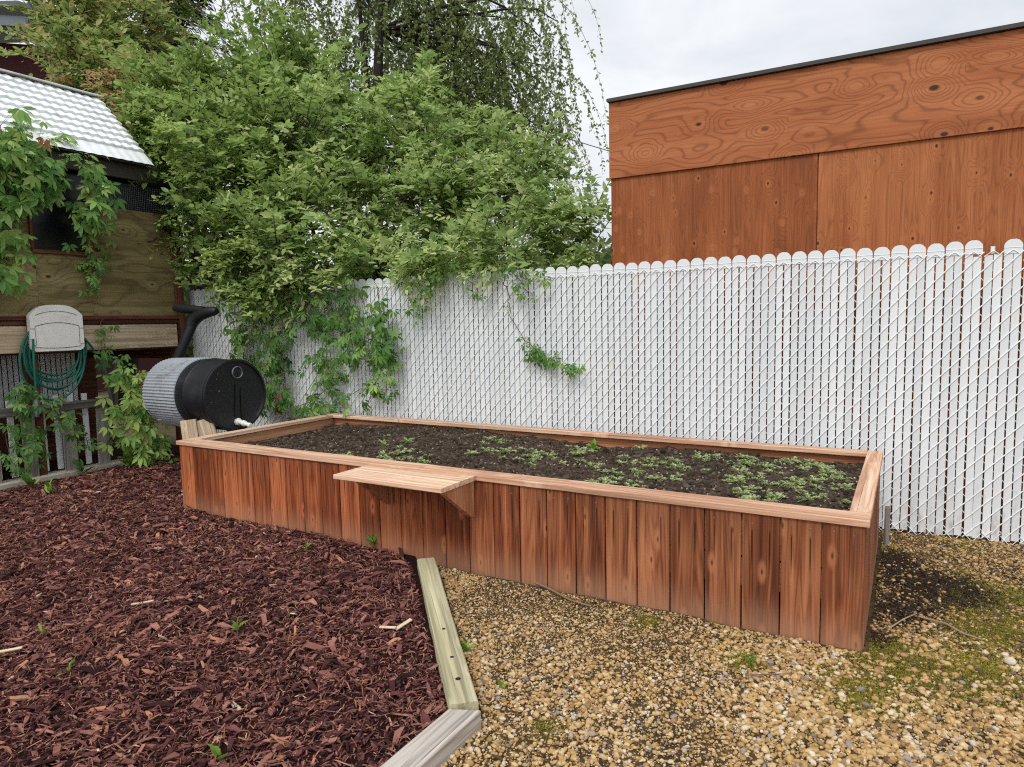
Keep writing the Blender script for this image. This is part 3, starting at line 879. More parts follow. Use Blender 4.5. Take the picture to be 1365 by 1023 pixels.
# rounded caps
cp = MB(); w2 = .0475
prof = [(-w2, 0), (-w2, .048), (-w2 * .93, .062), (-w2 * .62, .080), (-w2 * .3, .087), (w2 * .3, .087), (w2 * .62, .080), (w2 * .93, .062), (w2, .048), (w2, 0)]
c0 = fen(0, 0, ZTOP - .012)
cp.prism(prof, c0 - FN * .006, FD, Z, FN, .012, .6)
cp.board(c0 - FN * .0068 + Z * .036 - FD * w2, c0 - FN * .0068 + Z * .036 + FD * w2, Z, .004, .003, .001, 1, .6)
capo = None
for i in range(NS // 2):
    uc = ubase + PIT * (2 * i + 1)
    if abs(uc + .106 + PIT * 2) < .02 or abs(uc + .106 + PIT * 4) < .0: continue
    if capo is None:
        cp.pc = [q + V(0, 1.8, 0) for q in cp.pc]; capo = cp.build('slat_cap', M['slat'], ft); o = capo; base = V(*o.location)
    else:
        o = capo.copy(); COL.objects.link(o)
    o.location = tuple(FD * (uc) + V(0, 0, random.uniform(-.003, .004)))
    o.rotation_euler = (0, 0, random.gauss(0, .012))
    if abs(o.rotation_euler[2]) > 0:
        # rotate about the cap's own centre
        rel = V(*(c0 - LOC[ft.name])); c_, s_ = math.cos(o.rotation_euler[2]), math.sin(o.rotation_euler[2])
        rr = V(rel[0] * c_ - rel[1] * s_, rel[0] * s_ + rel[1] * c_, rel[2])
        o.location = tuple(V(*o.location) + rel - rr)
mb = MB(); q = fen(-.211, 0, ZTOP - .01); mb.board(q, q + Z * .045, FD, .024, .008, .002, 1, .7); mb.build('slat_stub', M['slat'], ft)
# line posts and a top rail on the far side
for u in (-7.95, -5.2, -2.4, .5):
    mb = MB(); mb.tube([fen(u, .045, -.05), fen(u, .045, 1.80)], .028, 12); mb.build('line_post', M['galv'], ft)

# stub of wood behind the bed corner
q = bed(BL_ + .035, BW_ - .06, 0)
mb = MB(); mb.board(q, q + Z * .25, B, .05, .03, .004, 2, .4, .001)
tag(mb.build('wooden_stake', M['picket'], origin=q), 'short grey wooden stake at the far right corner of the bed', 'stake')

# ----------------------------------------------------------------------------- plywood building behind the fence
D0 = .18
uL, uR, dpt = -2.80, 3.6, 3.6
bt = thing('plywood_building', fen(.3, D0 + 1.5, 0), 'flat-roofed building of orange-brown plywood sheets behind the fence', 'building')
seams = [uL, -1.24, -.015, 1.205, 2.425, uR]
mb = MB()
for i in range(len(seams) - 1):
    u0, u1 = seams[i] + .0035, seams[i + 1] - .0035
    um = (u0 + u1) / 2
    mb.board(fen(um, D0 + .009, -.05), fen(um, D0 + .009, 3.22), FD, u1 - u0, .018, .001, 1, (.16, .81, .41, .22, .9)[i])
for (p0, w_, wd) in ((fen(uL + .010, D0 + .052 + dpt / 2, 0), dpt, FN), (fen(uR - .010, D0 + .052 + dpt / 2, 0), dpt, FN), (fen((uL + uR) / 2, D0 + dpt + .065, 0), uR - uL, FD), (fen((uL + uR) / 2, D0 + .032, 0), uR - uL - .08, FD)):  # last board: unseen backing added to stop light through the sheet seams
    mb.board(p0 - Z * .05, p0 + Z * 3.22, wd, w_, .018, .001, 1, .33)
mb.build('wall', M['ply_wall'], bt)
mb = MB(); mb.board(fen(uL - .005, D0 - .010, 2.945), fen(uR, D0 - .010, 2.945), Z, .60, .018, .002, 1, .48)
mb.build('fascia', M['ply_fascia'], bt)
mb = MB(); mb.board(fen((uL + uR) / 2, D0 - .05, 3.261), fen((uL + uR) / 2, D0 + dpt + .08, 3.261), FD, uR - uL + .03, .026, .005, 1)
mb.build('roof', M['roofedge'], bt)

# ----------------------------------------------------------------------------- shed on the left
st = thing('garden_shed', shed(0, -1.0, 0), 'small old shed with mossy plywood wall, dark window and white metal roof', 'shed')
mb = MB()
for (t0, t1, r) in ((-1.9, -.3, .2), (-.297, .455, .7), (.955, 1.87, .44)):
    mb.board(shed(t0, -.012, 2.19), shed(t1, -.012, 2.19), Z, 1.15, .02, .002, 1, r)
mb.board(shed(.457, -.012, 1.94), shed(.953, -.012, 1.94), Z, .65, .02, .002, 1, .6)
mb.build('wall', M['ply_green'], st)
for p0, p1, wd, w_ in ((shed(1.93, -1.9, 2.1), shed(1.93, -.06, 2.1), Z, 1.9), (shed(-1.9, -1.9, 2.1), shed(-1.9, -.06, 2.1), Z, 1.9), (shed(-1.9, -1.9, 1.5), shed(1.93, -1.9, 1.5), Z, 3.1), (shed(-1.9, -.98, 1.29), shed(1.93, -.98, 1.29), SN, 1.8)):
    mb = MB(); mb.board(p0, p1, wd, w_, .025, .002, 1); mb.build('side_wall', M['brown'], st)

mb = MB(); mb.board(shed(.46, -.05, 2.55), shed(.95, -.05, 2.55), Z, .56, .01, .001, 1); win = mb.build('window', M['void'], st)
mb = MB()
mb.board(shed(.43, .012, 2.262), shed(.98, .012, 2.262), Z, .035, .03, .003, 2); mb.board(shed(.435, .012, 2.28), shed(.435, .012, 2.83), SD, .03, .028, .003, 2)
mb.board(shed(.975, .012, 2.28), shed(.975, .012, 2.83), SD, .045, .03, .003, 2); mb.build('window_frame', M['brown'], win)
mb = MB(); mb.board(shed(1.905, .015, 1.27), shed(1.905, .015, 2.78), SD, .07, .05, .004, 4, .4, .001); mb.board(shed(1.86, .012, 1.62), shed(1.86, .012, 2.76), SD, .02, .03, .003, 3, .8, .001)
mb.build('corner_post', M['brown'], st)
for q in (1.9, .38):
    mb = MB(); mb.board(shed(q, -.1, .0), shed(q, -.1, 1.27), SD, .11, .09, .004, 2, .2); mb.build('foot_post', M['brown'], st)
mb = MB(); mb.board(shed(-1.9, .02, 1.625), shed(1.87, .02, 1.625), Z, .04, .045, .004, 6, .3, .001); mb.board(shed(-1.9, .005, 1.578), shed(1.87, .005, 1.578), Z, .045, .03, .004, 4, .1, .001)
mb.build('ledge', M['brown'], st)
mb = MB(); mb.board(shed(-1.9, .018, 1.425), shed(1.83, .018, 1.425), Z, .25, .035, .004, 6, .35, .001); mb.build('skirt_board', M['paleboard'], st)
mb = MB(); mb.board(shed(-1.9, -.03, 2.98), shed(1.93, -.03, 2.98), Z, .42, .01, .001, 1); mb.build('eave_shade_sheet', M['void'], st)  # near-black sheet put in for the shade behind the mesh
mb = MB(); tt = np.arange(1.0, 1.93, .02)
for q in tt: mb.tube([shed(q, .018, 2.755), shed(q, .025, 3.03)], .0011, 4, .5, False)
for zz in np.arange(2.755, 3.03, .02): mb.tube([shed(1.0, .021, zz), shed(1.93, .021, zz + .004)], .0011, 4, .5, False)
mb.build('mesh_screen', M['galv'], st)
mb = MB(); mb.board(shed(-1.9, .09, 3.15), shed(1.66, .09, 3.15), Z, .17, .03, .006, 8, .5, .003); mb.build('gutter_board', M['fasciadark'], st)
# roof: pressed metal tile sheet
E0 = .2; run, rise = -.921, .844; sl = math.hypot(run, rise)
us = np.arange(-2.2, 1.60, .0125); rows = 8; vs_ = []
plain = .23
vv = [(0, 0), (plain * .5, 0), (plain, .0)]
rowp = (sl - plain) / rows
for r in range(rows):
    for k, hgt in ((.02, 1.0), (.35, .7), (.7, .35), (.98, .0)): vv.append((plain + rowp * (r + k), hgt))
Nn = unit(SN * .844 + Z * .921)
top = []
for (s, h_) in vv:
    base_ = SL + SN * E0 + Z * 3.235 + (SN * run + Z * rise) * (s / sl)
    wave = .0058 * np.cos(us / .096 * 2 * PI) * (1 if s > plain else .35)
    top.append(base_ + SD * us[:, None] + Nn * (wave + (.024 * h_ if s > plain else 0))[:, None])
top = np.array(top); idx = np.arange(top.shape[0] * top.shape[1]).reshape(top.shape[:2])
mb = MB(); mb.add(top.reshape(-1, 3), [np.stack([idx[:-1, :-1], idx[:-1, 1:], idx[1:, 1:], idx[1:, :-1]], -1).reshape(-1, 4)])
back = [(SL + SN * (E0 + run) + Z * (3.235 + rise + .02) + SD * q) for q in (-2.2, 1.59)]
rf = mb.build('roof', M['roof'], st)
mb = MB()
mid = lambda a, b: (a + b) / 2
mb.board(mid(shed(-2.2, E0, 3.21), shed(-2.2, E0 + run, 3.21 + rise)) , mid(shed(1.585, E0, 3.21), shed(1.585, E0 + run, 3.21 + rise)), (SN * run + Z * rise), sl - .02, .012, .001, 1)
mb.board(mid(shed(-2.2, E0 + run, 3.22 + rise), shed(-2.2, E0 + run * 2.2, 3.22)), mid(shed(1.585, E0 + run, 3.22 + rise), shed(1.585, E0 + run * 2.2, 3.22)), (SN * run * 1.2 - Z * rise), sl * 1.08, .02, .001, 1)
mb.build('roof_deck', M['fasciadark'], rf)
mb = MB(); mb.board(shed(-2.2, E0 + run, 3.262 + rise), shed(1.6, E0 + run, 3.262 + rise), SN, .10, .008, .002, 1); mb.build('ridge_cap', M['roof'], rf)

# old picket fence under the shed
pt = thing('picket_fence', shed(.4, -.05, 0), 'low broken fence of grey weathered pickets below the shed', 'fence')
for (t_, w_, zb, zt, ln) in ((-.75, .12, .05, .80, 0), (-.38, .12, .05, .82, .01), (-.02, .12, .05, .84, 0), (.30, .12, .08, .72, -.01), (.655, .13, .09, .72, .0), (.975, .12, .09, .72, .01)):
    mb = MB(); mb.board(shed(t_, -.055, zb), shed(t_ + ln, -.05, zt), SD, w_, .02, .004, 3, None, .001); mb.build('picket', M['picket'], pt)
mb = MB(); mb.board(shed(1.50, .05, -.01), shed(1.36, .03, .50), SD, .15, .022, .004, 3, .85, .001); pk = mb.build('picket', M['picket'], pt); pk['label'] = 'leaning pale picket beside the barrel'
mb = MB(); mb.board(shed(-1.6, -.026, .752), shed(1.06, -.026, .752), Z, .085, .032, .004, 5, .15, .001); mb.build('rail', M['picket'], pt)
for k in range(17):
    t_ = -1.3 + .135 * k
    mb = MB(); mb.board(shed(t_, -.13, .12), shed(t_, -.13, .87 + random.uniform(-.02, .02)), SD, .055, .016, .003, 1, random.uniform(.6, 1), .001); mb.build('narrow_slat', M['paleboard'] if k > 20 else M['slat'], pt)
# slatted chain-link run beneath the shed floor
ut = thing('slatted_fence', shed(.2, -.9, 0), 'dim grey-white slatted fence seen under the shed floor', 'fence')
mb = MB()
for k in range(60):
    t_ = -1.9 + .052 * k
    mb.board(shed(t_, -.9, .7), shed(t_, -.9, 1.4), SD, .042, .008, .002, 1)
mb.build('slat_panel', M['slat'], ut)
mb = MB(); mb.board(shed(-1.9, -1.0, .35), shed(1.6, -1.0, .35), Z, .7, .02, .002, 1); mb.build('dark_backdrop', M['brown'], ut)  # dark board added as a backdrop, standing for shade under the floor
mb = MB(); mb.tube([shed(.14, -.86, 0), shed(.14, -.86, 1.28)], .025, 10); mb.build('post', M['galv'], ut)

# ----------------------------------------------------------------------------- hose reel and hose
hc = at_plane(76.5, 440, shed(0, .13, 0), SN); hz0 = np.dot(hc - SL, SD)
ht = thing('hose_reel', shed(hz0, .035, 1.3), 'beige plastic wall-mounted hose reel box with an arched cover', 'hose reel')
hw, hz, hh = .235, at_plane(76.5, 468, shed(0, .13, 0), SN)[2], .44


def arch(w, h, bow, inset=0, n=14, rb=.05):
    w -= inset; pts = []
    for k in range(5):
        a = PI + PI / 2 * k / 4; pts.append((-w + rb + rb * math.cos(a), rb + inset + rb * math.sin(a)))
    for k in range(5):
        a = -PI / 2 + PI / 2 * k / 4; pts.append((w - rb + rb * math.cos(a), rb + inset + rb * math.sin(a)))
    for k in range(n + 1):
        s = 1 - 2 * k / n; pts.append((w * math.copysign(min(1, abs(s) ** .8), s) if abs(s) < 1 else w * s, h - inset - bow * abs(s) ** 2.4))
    return pts


o_ = shed(hz0, .035, hz)
mb = MB(); mb.prism(arch(hw - .012, hh - .012, .10, 0), o_, SD, Z, SN, .095, .5); mb.build('body', M['reelgap'], ht)
mb = MB(); mb.prism(arch(hw, hh, .10), o_ + SN * .045, SD, Z, SN, .055, .5); cov = mb.build('cover', M['reel'], ht)
mb = MB()
mb.tube([o_ + SN * .1005 + SD * a + Z * (.235 + .035 * (1 - (a / .2) ** 2)) for a in np.linspace(-.195, .195, 16)], .0032, 5)
mb.tube([o_ + SN * .1005 + SD * a + Z * (.335 + .045 * (1 - (a / .2) ** 2)) for a in np.linspace(-.185, .185, 16)], .0026, 5)
mb.tube([o_ + SN * .1005 + SD * a + Z * (.04 - .012 * (1 - (a / .2) ** 2)) for a in np.linspace(-.2, .2, 16)], .0032, 5)
for s in (-1, 1):
    mb.tube([o_ + SN * .1005 + SD * s * .235 + Z * .215, o_ + SN * .1005 + SD * s * .195 + Z * .215, o_ + SN * .1005 + SD * s * .195 + Z * .235], .003, 5)
    mb.tube([o_ + SN * .1005 + SD * s * .196 + Z * .215, o_ + SN * .1005 + SD * s * .192 + Z * .06], .0024, 5)
    mb.tube([o_ + SN * .1005 + SD * s * .235 + Z * .06, o_ + SN * .1005 + SD * s * .20 + Z * .06, o_ + SN * .1005 + SD * s * .2 + Z * .04], .003, 5)
mb.build('seam', M['reelgap'], cov)
# hose
hp = thing('garden_hose', shed(hz0, .08, .9), 'coiled dark green garden hose hanging from the beige reel', 'hose')
mb = MB()


def HP(px, py, off): return at_plane(px, py, shed(0, off, 0), SN)


coil = []
for k in range(6):
    for a in np.arange(0, 2 * PI, 2 * PI / 28):
        rx = 36 + 4 * math.sin(k * 1.7) + .8 * k; ry = 36 + 3.5 * k * (1 if k % 2 else .6)
        cxp = 72 + 3 * math.sin(k * 2.3); cyp = 452 + ry * .35 * (1 + .1 * k)
        coil.append(HP(cxp + rx * math.sin(a), cyp - ry * math.cos(a), .045 + .012 * k + .006 * math.sin(a * 2)))
mb.tube(np.array(coil), .0105, 8)
mb.tube([HP(*q) for q in ((44, 452, .14), (45, 480, .16), (47, 505, .16), (48, 522, .15))], .011, 8)
mb.tube([HP(*q) for q in ((113, 452, .08), (122, 462, .07), (131, 478, .05), (137, 492, .04), (141, 502, .04))], .011, 8)
mb.build('coil', M['hose'], hp)
mb = MB(); a_, b_ = HP(48, 521, .15), HP(49, 556, .15); ax_ = b_ - a_; ln = np.linalg.norm(ax_)
mb.lathe([(0, .012), (.0, .02), (ln * .35, .022), (ln * .36, .028), (ln * .6, .03), (ln * .62, .022), (ln * .8, .026), (ln, .02), (ln, .001)], a_, ax_, 14); mb.build('nozzle', M['steel'], hp)

# ----------------------------------------------------------------------------- barrel
bc = V(-2.51, 6.10, .885); bR = .322; bax = A.copy()
b0 = thing('barrel', bc - bax * .4 - Z * bR, 'large black plastic drum lying on its side with a white tap', 'barrel')
mb = MB()
mb.lathe([(-.56, bR - .01), (-.54, bR), (-.30, bR + .006), (-.285, bR + .012), (-.27, bR + .006), (-.06, bR), (-.035, bR - .006), (-.02, bR + .004), (0, bR + .008), (.012, bR + .004), (.012, bR - .014), (-.006, bR - .020), (-.012, bR - .04), (-.014, .001)], bc, bax, 72)
dr = mb.build('drum', M['black'], b0, smooth=False)
mb = MB(); mb.lathe([(-.92, .001), (-.92, bR - .004), (-.90, bR + .004), (-.42, bR + .012), (-.415, bR)], bc, bax, 420, .5, 70, .0042)
mb.build('mesh_sleeve', M['sleeve'], b0)
lc = bc - bax * .012
lb = unit(np.cross(Z, bax)); lu = Z
mb = MB()
q = lc + lu * .205 + lb * .03
mb.lathe([(0, .056), (.016, .056), (.02, .051), (.016, .047), (.006, .045)], q, bax, 28); bung = mb.build('bung_ring', M['steel'], dr)
mb = MB(); mb.lathe([(.0, .041), (.012, .040), (.014, .001)], q, bax, 24); mb.lathe([(.012, .012), (.03, .010), (.031, .001)], q, bax, 8); mb.build('bung_plug', M['blackrib'], bung)
mb = MB(); mb.prism([(-.05, -.20), (.0, -.2), (.0, .08), (-.02, .10)], lc + lb * .03, lb, Z, bax, .012, .5); mb.prism([(.02, -.24), (.06, -.2), (.05, .02), (.03, .06)], lc + lb * .03, lb, Z, bax, .010, .5); mb.build('moulded_rib', M['blackrib'], dr)
q = lc - lu * .245 + lb * .01
mb = MB(); mb.lathe([(0, .034), (.022, .034), (.026, .028), (.03, .001)], q, bax, 8)
dd = unit(bax + V(.35, -.1, -.25)); mb.lathe([(.0, .02), (.05, .022), (.055, .027), (.08, .027), (.085, .020), (.12, .018), (.13, .022), (.15, .020), (.15, .001)], q + bax * .02, dd, 16); mb.build('tap', M['white'], b0)
mb = MB()
for k in (0, 1, 3, 4, 7):
    a_ = 2.2 + .16 * k; rr = bR - .04 - .03 * (k % 3)
    mb.lathe([(0, .005), (.003, .004), (.0035, .0005)], lc + (lb * math.cos(a_) + lu * math.sin(a_) * .9) * rr, bax, 8)
mb.lathe([(0, .008), (.003, .006), (.0035, .0005)], lc + lu * .05 - lb * .16, bax, 8)
mb.build('scuff_rivets', M['galv'], dr)['kind'] = 'stuff'
# cradle
cr = thing('barrel_stand', bc - bax * .3 - Z * .88, 'rough pale wooden cradle holding up the black drum', 'stand')
p1 = at_depth(262, 556, 5.95); p2 = at_depth(270, 600, 5.95)
mb = MB(); mb.board(at_depth(251, 560, 5.92), at_depth(259, 615, 5.9), (1, .1, 0), .135, .035, .004, 2, .3); mb.build('leg', M['paleboard'], cr)
mb = MB(); mb.board(at_depth(272, 559, 5.95), at_depth(288, 615, 5.93), (1, .1, 0), .15, .035, .004, 2, .8); mb.build('leg', M['paleboard'], cr)
mb = MB(); mb.board(at_depth(214, 558, 6.35), at_depth(287, 557, 6.03), Z, .03, .06, .004, 2, .5); mb.build('top_board', M['paleboard'], cr)
for s in (-.35, -.8):
    mb = MB(); q = bc + bax * s + lb * .22; mb.board(V(q[0], q[1], 0), V(q[0], q[1], .68), A, .09, .09, .004, 1); mb.build('post', M['brown'], cr)
# downspout
dt = thing('downspout', at_depth(238, 476, 7.0), 'black plastic pipe with a flared elbow above the drum', 'pipe')
mb = MB(); mb.tube([at_depth(236, 482, 6.95), at_depth(244, 462, 6.95), at_depth(253, 440, 6.98), at_depth(258, 426, 7.0)], [.050, .050, .050, .058], 16); mb.build('pipe', M['blackrib'], dt)
mb = MB(); mb.tube([at_depth(254, 434, 6.99), at_depth(259, 426, 7.0), at_depth(267, 420, 6.97), at_depth(278, 416, 6.93), at_depth(286, 415, 6.9), at_depth(289, 415.5, 6.88)], [.060, .064, .060, .055, .046, .030], 16); mb.tube([at_depth(234, 411, 7.12), at_depth(246, 412, 7.06), at_depth(272, 414, 6.97)], [.040, .048, .040], 12); mb.build('elbow', M['blackrib'], dt)

# ----------------------------------------------------------------------------- far house
hcn = at_depth(0, 60, 15.0)
hq = at_depth(33, 38, 15.0)
fh = thing('house', (hq[0] - 3, 17, 0), 'dark maroon house wall with a grey eave beyond the shed', 'house')
mb = MB(); mb.board((hq[0] - 3.0, 15.3, 0), (hq[0] - 3.0, 15.3, hq[2]), (1, .25, 0), 5.6, .2, .01, 1); mb.board((hq[0] - .3, 18.0, 0), (hq[0] - .3, 18, hq[2]), (0, 1, 0), 4, .2, .01, 1); mb.build('wall', M['maroon'], fh)
mb = MB(); mb.board((hq[0] - 6, 14.6, hq[2] + .45), (hq[0] + .05, 15.0, hq[2] + .12), (0, 0, 1), .22, .08, .01, 1); mb.board((hq[0] - 3, 14.8, hq[2] + .42), (hq[0] - 3, 19.5, hq[2] + 1.6), (1, 0, 0), 6.1, .1, .01, 1); mb.build('roof', M['eave'], fh)

# ----------------------------------------------------------------------------- foliage
def limb(mb, p0, p1, r0, r1, wob=.08, n=7, seg=6):
    p0, p1 = V(*p0), V(*p1); L = np.linalg.norm(p1 - p0); s = np.linspace(0, 1, n)
    pts = p0 + np.outer(s, p1 - p0) + np.outer(np.sin(s * PI), V(random.uniform(-1, 1), random.uniform(-1, 1), random.uniform(0, 1))) * L * wob
    pts[1:-1] += RNG.normal(0, L * .012, (n - 2, 3))
    mb.tube(pts, np.linspace(r0, r1, n), seg, .5, True)
    return pts


def lobes_crown(crown, wood_, lobes, root, twigs, leaf, lw, bias=0.0, up=.35, per=13, tl=(.18, .38), tip=0.0, r0=.05, drop=.35, shoots=260):
    """lobes: (centre, (rx,ry,rz)); twigs per m3-ish weight; leafy twigs point out of each lobe"""
    vol = np.array([l[1][0] * l[1][1] * l[1][2] for l in lobes]) ** .7; vol /= vol.sum()
    for li, (c, r) in enumerate(lobes):
        c, r = V(*c), V(*r)
        nt_ = 15; kc = max(3, int(twigs * vol[li] / nt_))
        d = unit(RNG.normal(size=(kc, 3)))
        rad = RNG.random(kc) ** .36
        # uneven outline: some sectors bulge, some have gaps
        bul = .66 + .62 * fbm(d[:, 0] * 2.2 + li * 7, d[:, 1] * 2.2 + d[:, 2] * 3.1, 2, 200 + li)
        cc = c + d * r * (rad * bul)[:, None]
        co_ = unit(d / r * r.mean() + V(0, 0, up) + RNG.normal(0, .3, (kc, 3)))
        ct = np.clip(.45 + .17 * RNG.normal(size=kc) + bias, 0, 1); cs_ = RNG.uniform(.7, 1.25, kc)
        k = kc * nt_
        rep = lambda a: np.repeat(a, nt_, axis=0)
        base_ = rep(cc) + RNG.normal(0, tl[0] * .33, (k, 3)); d = rep(d)
        out = unit(rep(co_) + RNG.normal(0, .42, (k, 3)))
        ln = RNG.uniform(*tl, k) * rep(cs_)
        tone = np.clip(rep(ct) + RNG.normal(0, .06, k), 0, 1)
        for i in range(per):
            s = (i + .6) / per
            pos = base_ + out * (ln * s)[:, None] - Z * (drop * ln * s * s)[:, None]
            sd = unit(np.cross(out, Z + RNG.normal(0, .3, (k, 3))))
            sg = (1 if i % 2 else -1)
            ax = unit(out * .75 + sd * sg * .9 + RNG.normal(0, .3, (k, 3)) - Z * .12)
            nr = Z * 1.0 + out * .4 + RNG.normal(0, .4, (k, 3))
            lf = leaf * RNG.uniform(.6, 1.15, k) * (1 - .35 * s)
            rn = np.clip(tone + RNG.normal(0, .12, k) + .18 * s + (tip if i >= per - 4 else 0), 0, 1)
            crown.leaves(pos, ax, nr, lf, lf * lw, rn)
        # long arching shoots that break the outline
        for _ in range(max(3, int(shoots * vol[li]))):
            d0 = unit(RNG.normal(size=3)); d0[2] = abs(d0[2]) * .8; d0 = unit(d0 + V(0, 0, .25))
            p0 = c + d0 * r * .7; L_ = random.uniform(.45, 1.0) * tl[1] / .38
            s_ = np.linspace(0, 1, 7)
            sh_ = p0 + np.outer(s_, d0) * L_ - np.outer(s_ ** 2, Z) * L_ * random.uniform(.15, .6)
            wood_.tube(sh_, np.linspace(.006, .0015, 7), 4, .5, False)
            m = int(L_ / (leaf * .26)); q = np.sort(RNG.uniform(.1, 1, m)) * 5.99; kk = q.astype(int); fr = (q - kk)[:, None]
            pos = sh_[kk] * (1 - fr) + sh_[kk + 1] * fr
            sd = unit(np.cross(d0, Z)); sg = np.where(np.arange(m) % 2, 1, -1)[:, None]
            ax = unit(d0 * .7 + sd * sg + RNG.normal(0, .4, (m, 3)))
            lf = leaf * RNG.uniform(.7, 1.2, m)
            crown.leaves(pos, ax, Z + RNG.normal(0, .45, (m, 3)), lf, lf * lw, np.clip(.55 + bias + RNG.normal(0, .16, m), 0, 1))
        # twigs of wood
        for j in RNG.choice(k, min(k, max(3, k // 14)), replace=False):
            wood_.tube([c + (base_[j] - c) * .25, c + (base_[j] - c) * .7 + RNG.normal(0, .02, 3), base_[j], base_[j] + out[j] * ln[j] * .8], [.009, .006, .004, .002], 4, .5, False)
        if r[0] > .3: limb(wood_, root, c, r0, r0 * .3, .1)


def px_lobe(X, Y, y, rpx, ry=None, dz=1.0):
    c = at_depth(X, Y, y); r = rpx / F_PX * y
    return (c, (r, ry or r * .8, r * dz))


# big overhanging shrub behind the fence
root = at_depth(520, 470, 8.2); root[2] = 0
t = thing('overhanging_shrub', root, 'big light green shrub leaning over the middle of the white fence', 'shrub')
cr_, wd = MB(), MB()
lob = [px_lobe(*q) for q in ((400, 215, 8.0, 85), (485, 190, 8.6, 76), (560, 215, 8.2, 80), (640, 215, 8.7, 50), (480, 290, 7.6, 75), (580, 295, 7.7, 75), (655, 270, 8.0, 62), (712, 245, 8.3, 42), (738, 300, 7.8, 48), (690, 330, 7.5, 45), (400, 320, 7.2, 65), (430, 375, 6.95, 42), (370, 360, 7.0, 50), (545, 345, 7.15, 42), (620, 335, 7.25, 40), (785, 300, 7.4, 34), (785, 335, 7.2, 25), (500, 362, 6.62, 32), (560, 352, 6.36, 26), (600, 345, 6.3, 22), (640, 342, 6.12, 24), (675, 345, 6.02, 17), (480, 420, 7.9, 60), (600, 420, 7.9, 60), (720, 410, 7.8, 55), (680, 400, 7.4, 30), (770, 400, 7.3, 30), (560, 150, 9.0, 40), (420, 120, 9.0, 46), (715, 200, 8.6, 26))]
lobes_crown(cr_, wd, lob, root, 5400, .108, .48, .12, tip=.18, per=9)
cr_.build('crown', M['shrub'], t); wd.build('trunk', M['bark'], t)
# darker shrub by the shed
root = at_depth(300, 470, 8.6); root[2] = 0
t = thing('dark_shrub', root, 'dense darker green shrub between the shed roof and the fence corner', 'shrub')
cr_, wd = MB(), MB()
lob = [px_lobe(*q) for q in ((222, 205, 7.15, 24), (203, 165, 8.0, 24), (255, 195, 8.3, 66), (300, 155, 9.0, 66), (345, 215, 8.2, 70), (290, 265, 7.8, 60), (350, 300, 7.5, 50), (240, 145, 9.2, 46), (380, 140, 9.3, 66), (325, 345, 7.3, 42), (275, 330, 7.7, 34), (340, 400, 7.1, 34), (350, 95, 9.6, 40))]
lobes_crown(cr_, wd, lob, root, 3600, .108, .48, .10, tip=.18, per=9)
cr_.build('crown', M['shrubdk'], t); wd.build('trunk', M['bark'], t)
# bronze tipped tree
root = at_depth(150, 420, 11.0); root[2] = 0
t = thing('bronze_tipped_tree', root, 'yellow-green tree with bronze young shoots rising behind the shed roof', 'tree')
cr_, wd = MB(), MB()
lob = [px_lobe(*q) for q in ((92, 80, 10.6, 36), (110, 40, 11.0, 55), (130, 105, 10.4, 50), (185, 60, 11.0, 60), (190, 135, 10.0, 48), (150, -20, 11.6, 65), (100, 15, 11.4, 30), (95, 115, 10.2, 34), (225, 175, 9.4, 36), (215, -60, 12, 60))]
lobes_crown(cr_, wd, lob, root, 2300, .125, .42, .12, tip=.14, tl=(.25, .5), r0=.09, per=11)
cr_.build('crown', M['tipred'], t); wd.build('trunk', M['barkdark'], t)
# dark spruce
root = at_depth(265, 420, 13.0); root[2] = 0
t = thing('spruce_tree', root, 'nearly black spruce standing behind the lighter shrubs', 'tree')
cr_, wd = MB(), MB()
hgt = 9.5; wd.tube([root, root + Z * hgt], [.16, .02], 8)
for zz in np.arange(2.5, hgt - .2, .16):
    rad = .25 + 1.5 * (1 - zz / hgt) ** .8
    for k in range(7):
        th = random.uniform(0, 2 * PI); d = V(math.cos(th), math.sin(th), -.25); L_ = rad * random.uniform(.7, 1.1)
        s = np.repeat(np.linspace(.1, 1, 16), 3); n = len(s)
        pos = root + Z * zz + np.outer(s, d) * L_ + RNG.normal(0, .05, (n, 3))
        sd = V(-d[1], d[0], 0)
        ax = unit(d + np.outer(RNG.uniform(-1.2, 1.2, n), sd) - np.outer(RNG.uniform(0, .8, n), Z))
        cr_.leaves(pos, ax, Z + RNG.normal(0, .5, (n, 3)), RNG.uniform(.10, .2, n), RNG.uniform(.03, .05, n), RNG.random(n), simple=True)
cr_.build('crown', M['needle'], t); wd.build('trunk', M['barkdark'], t)
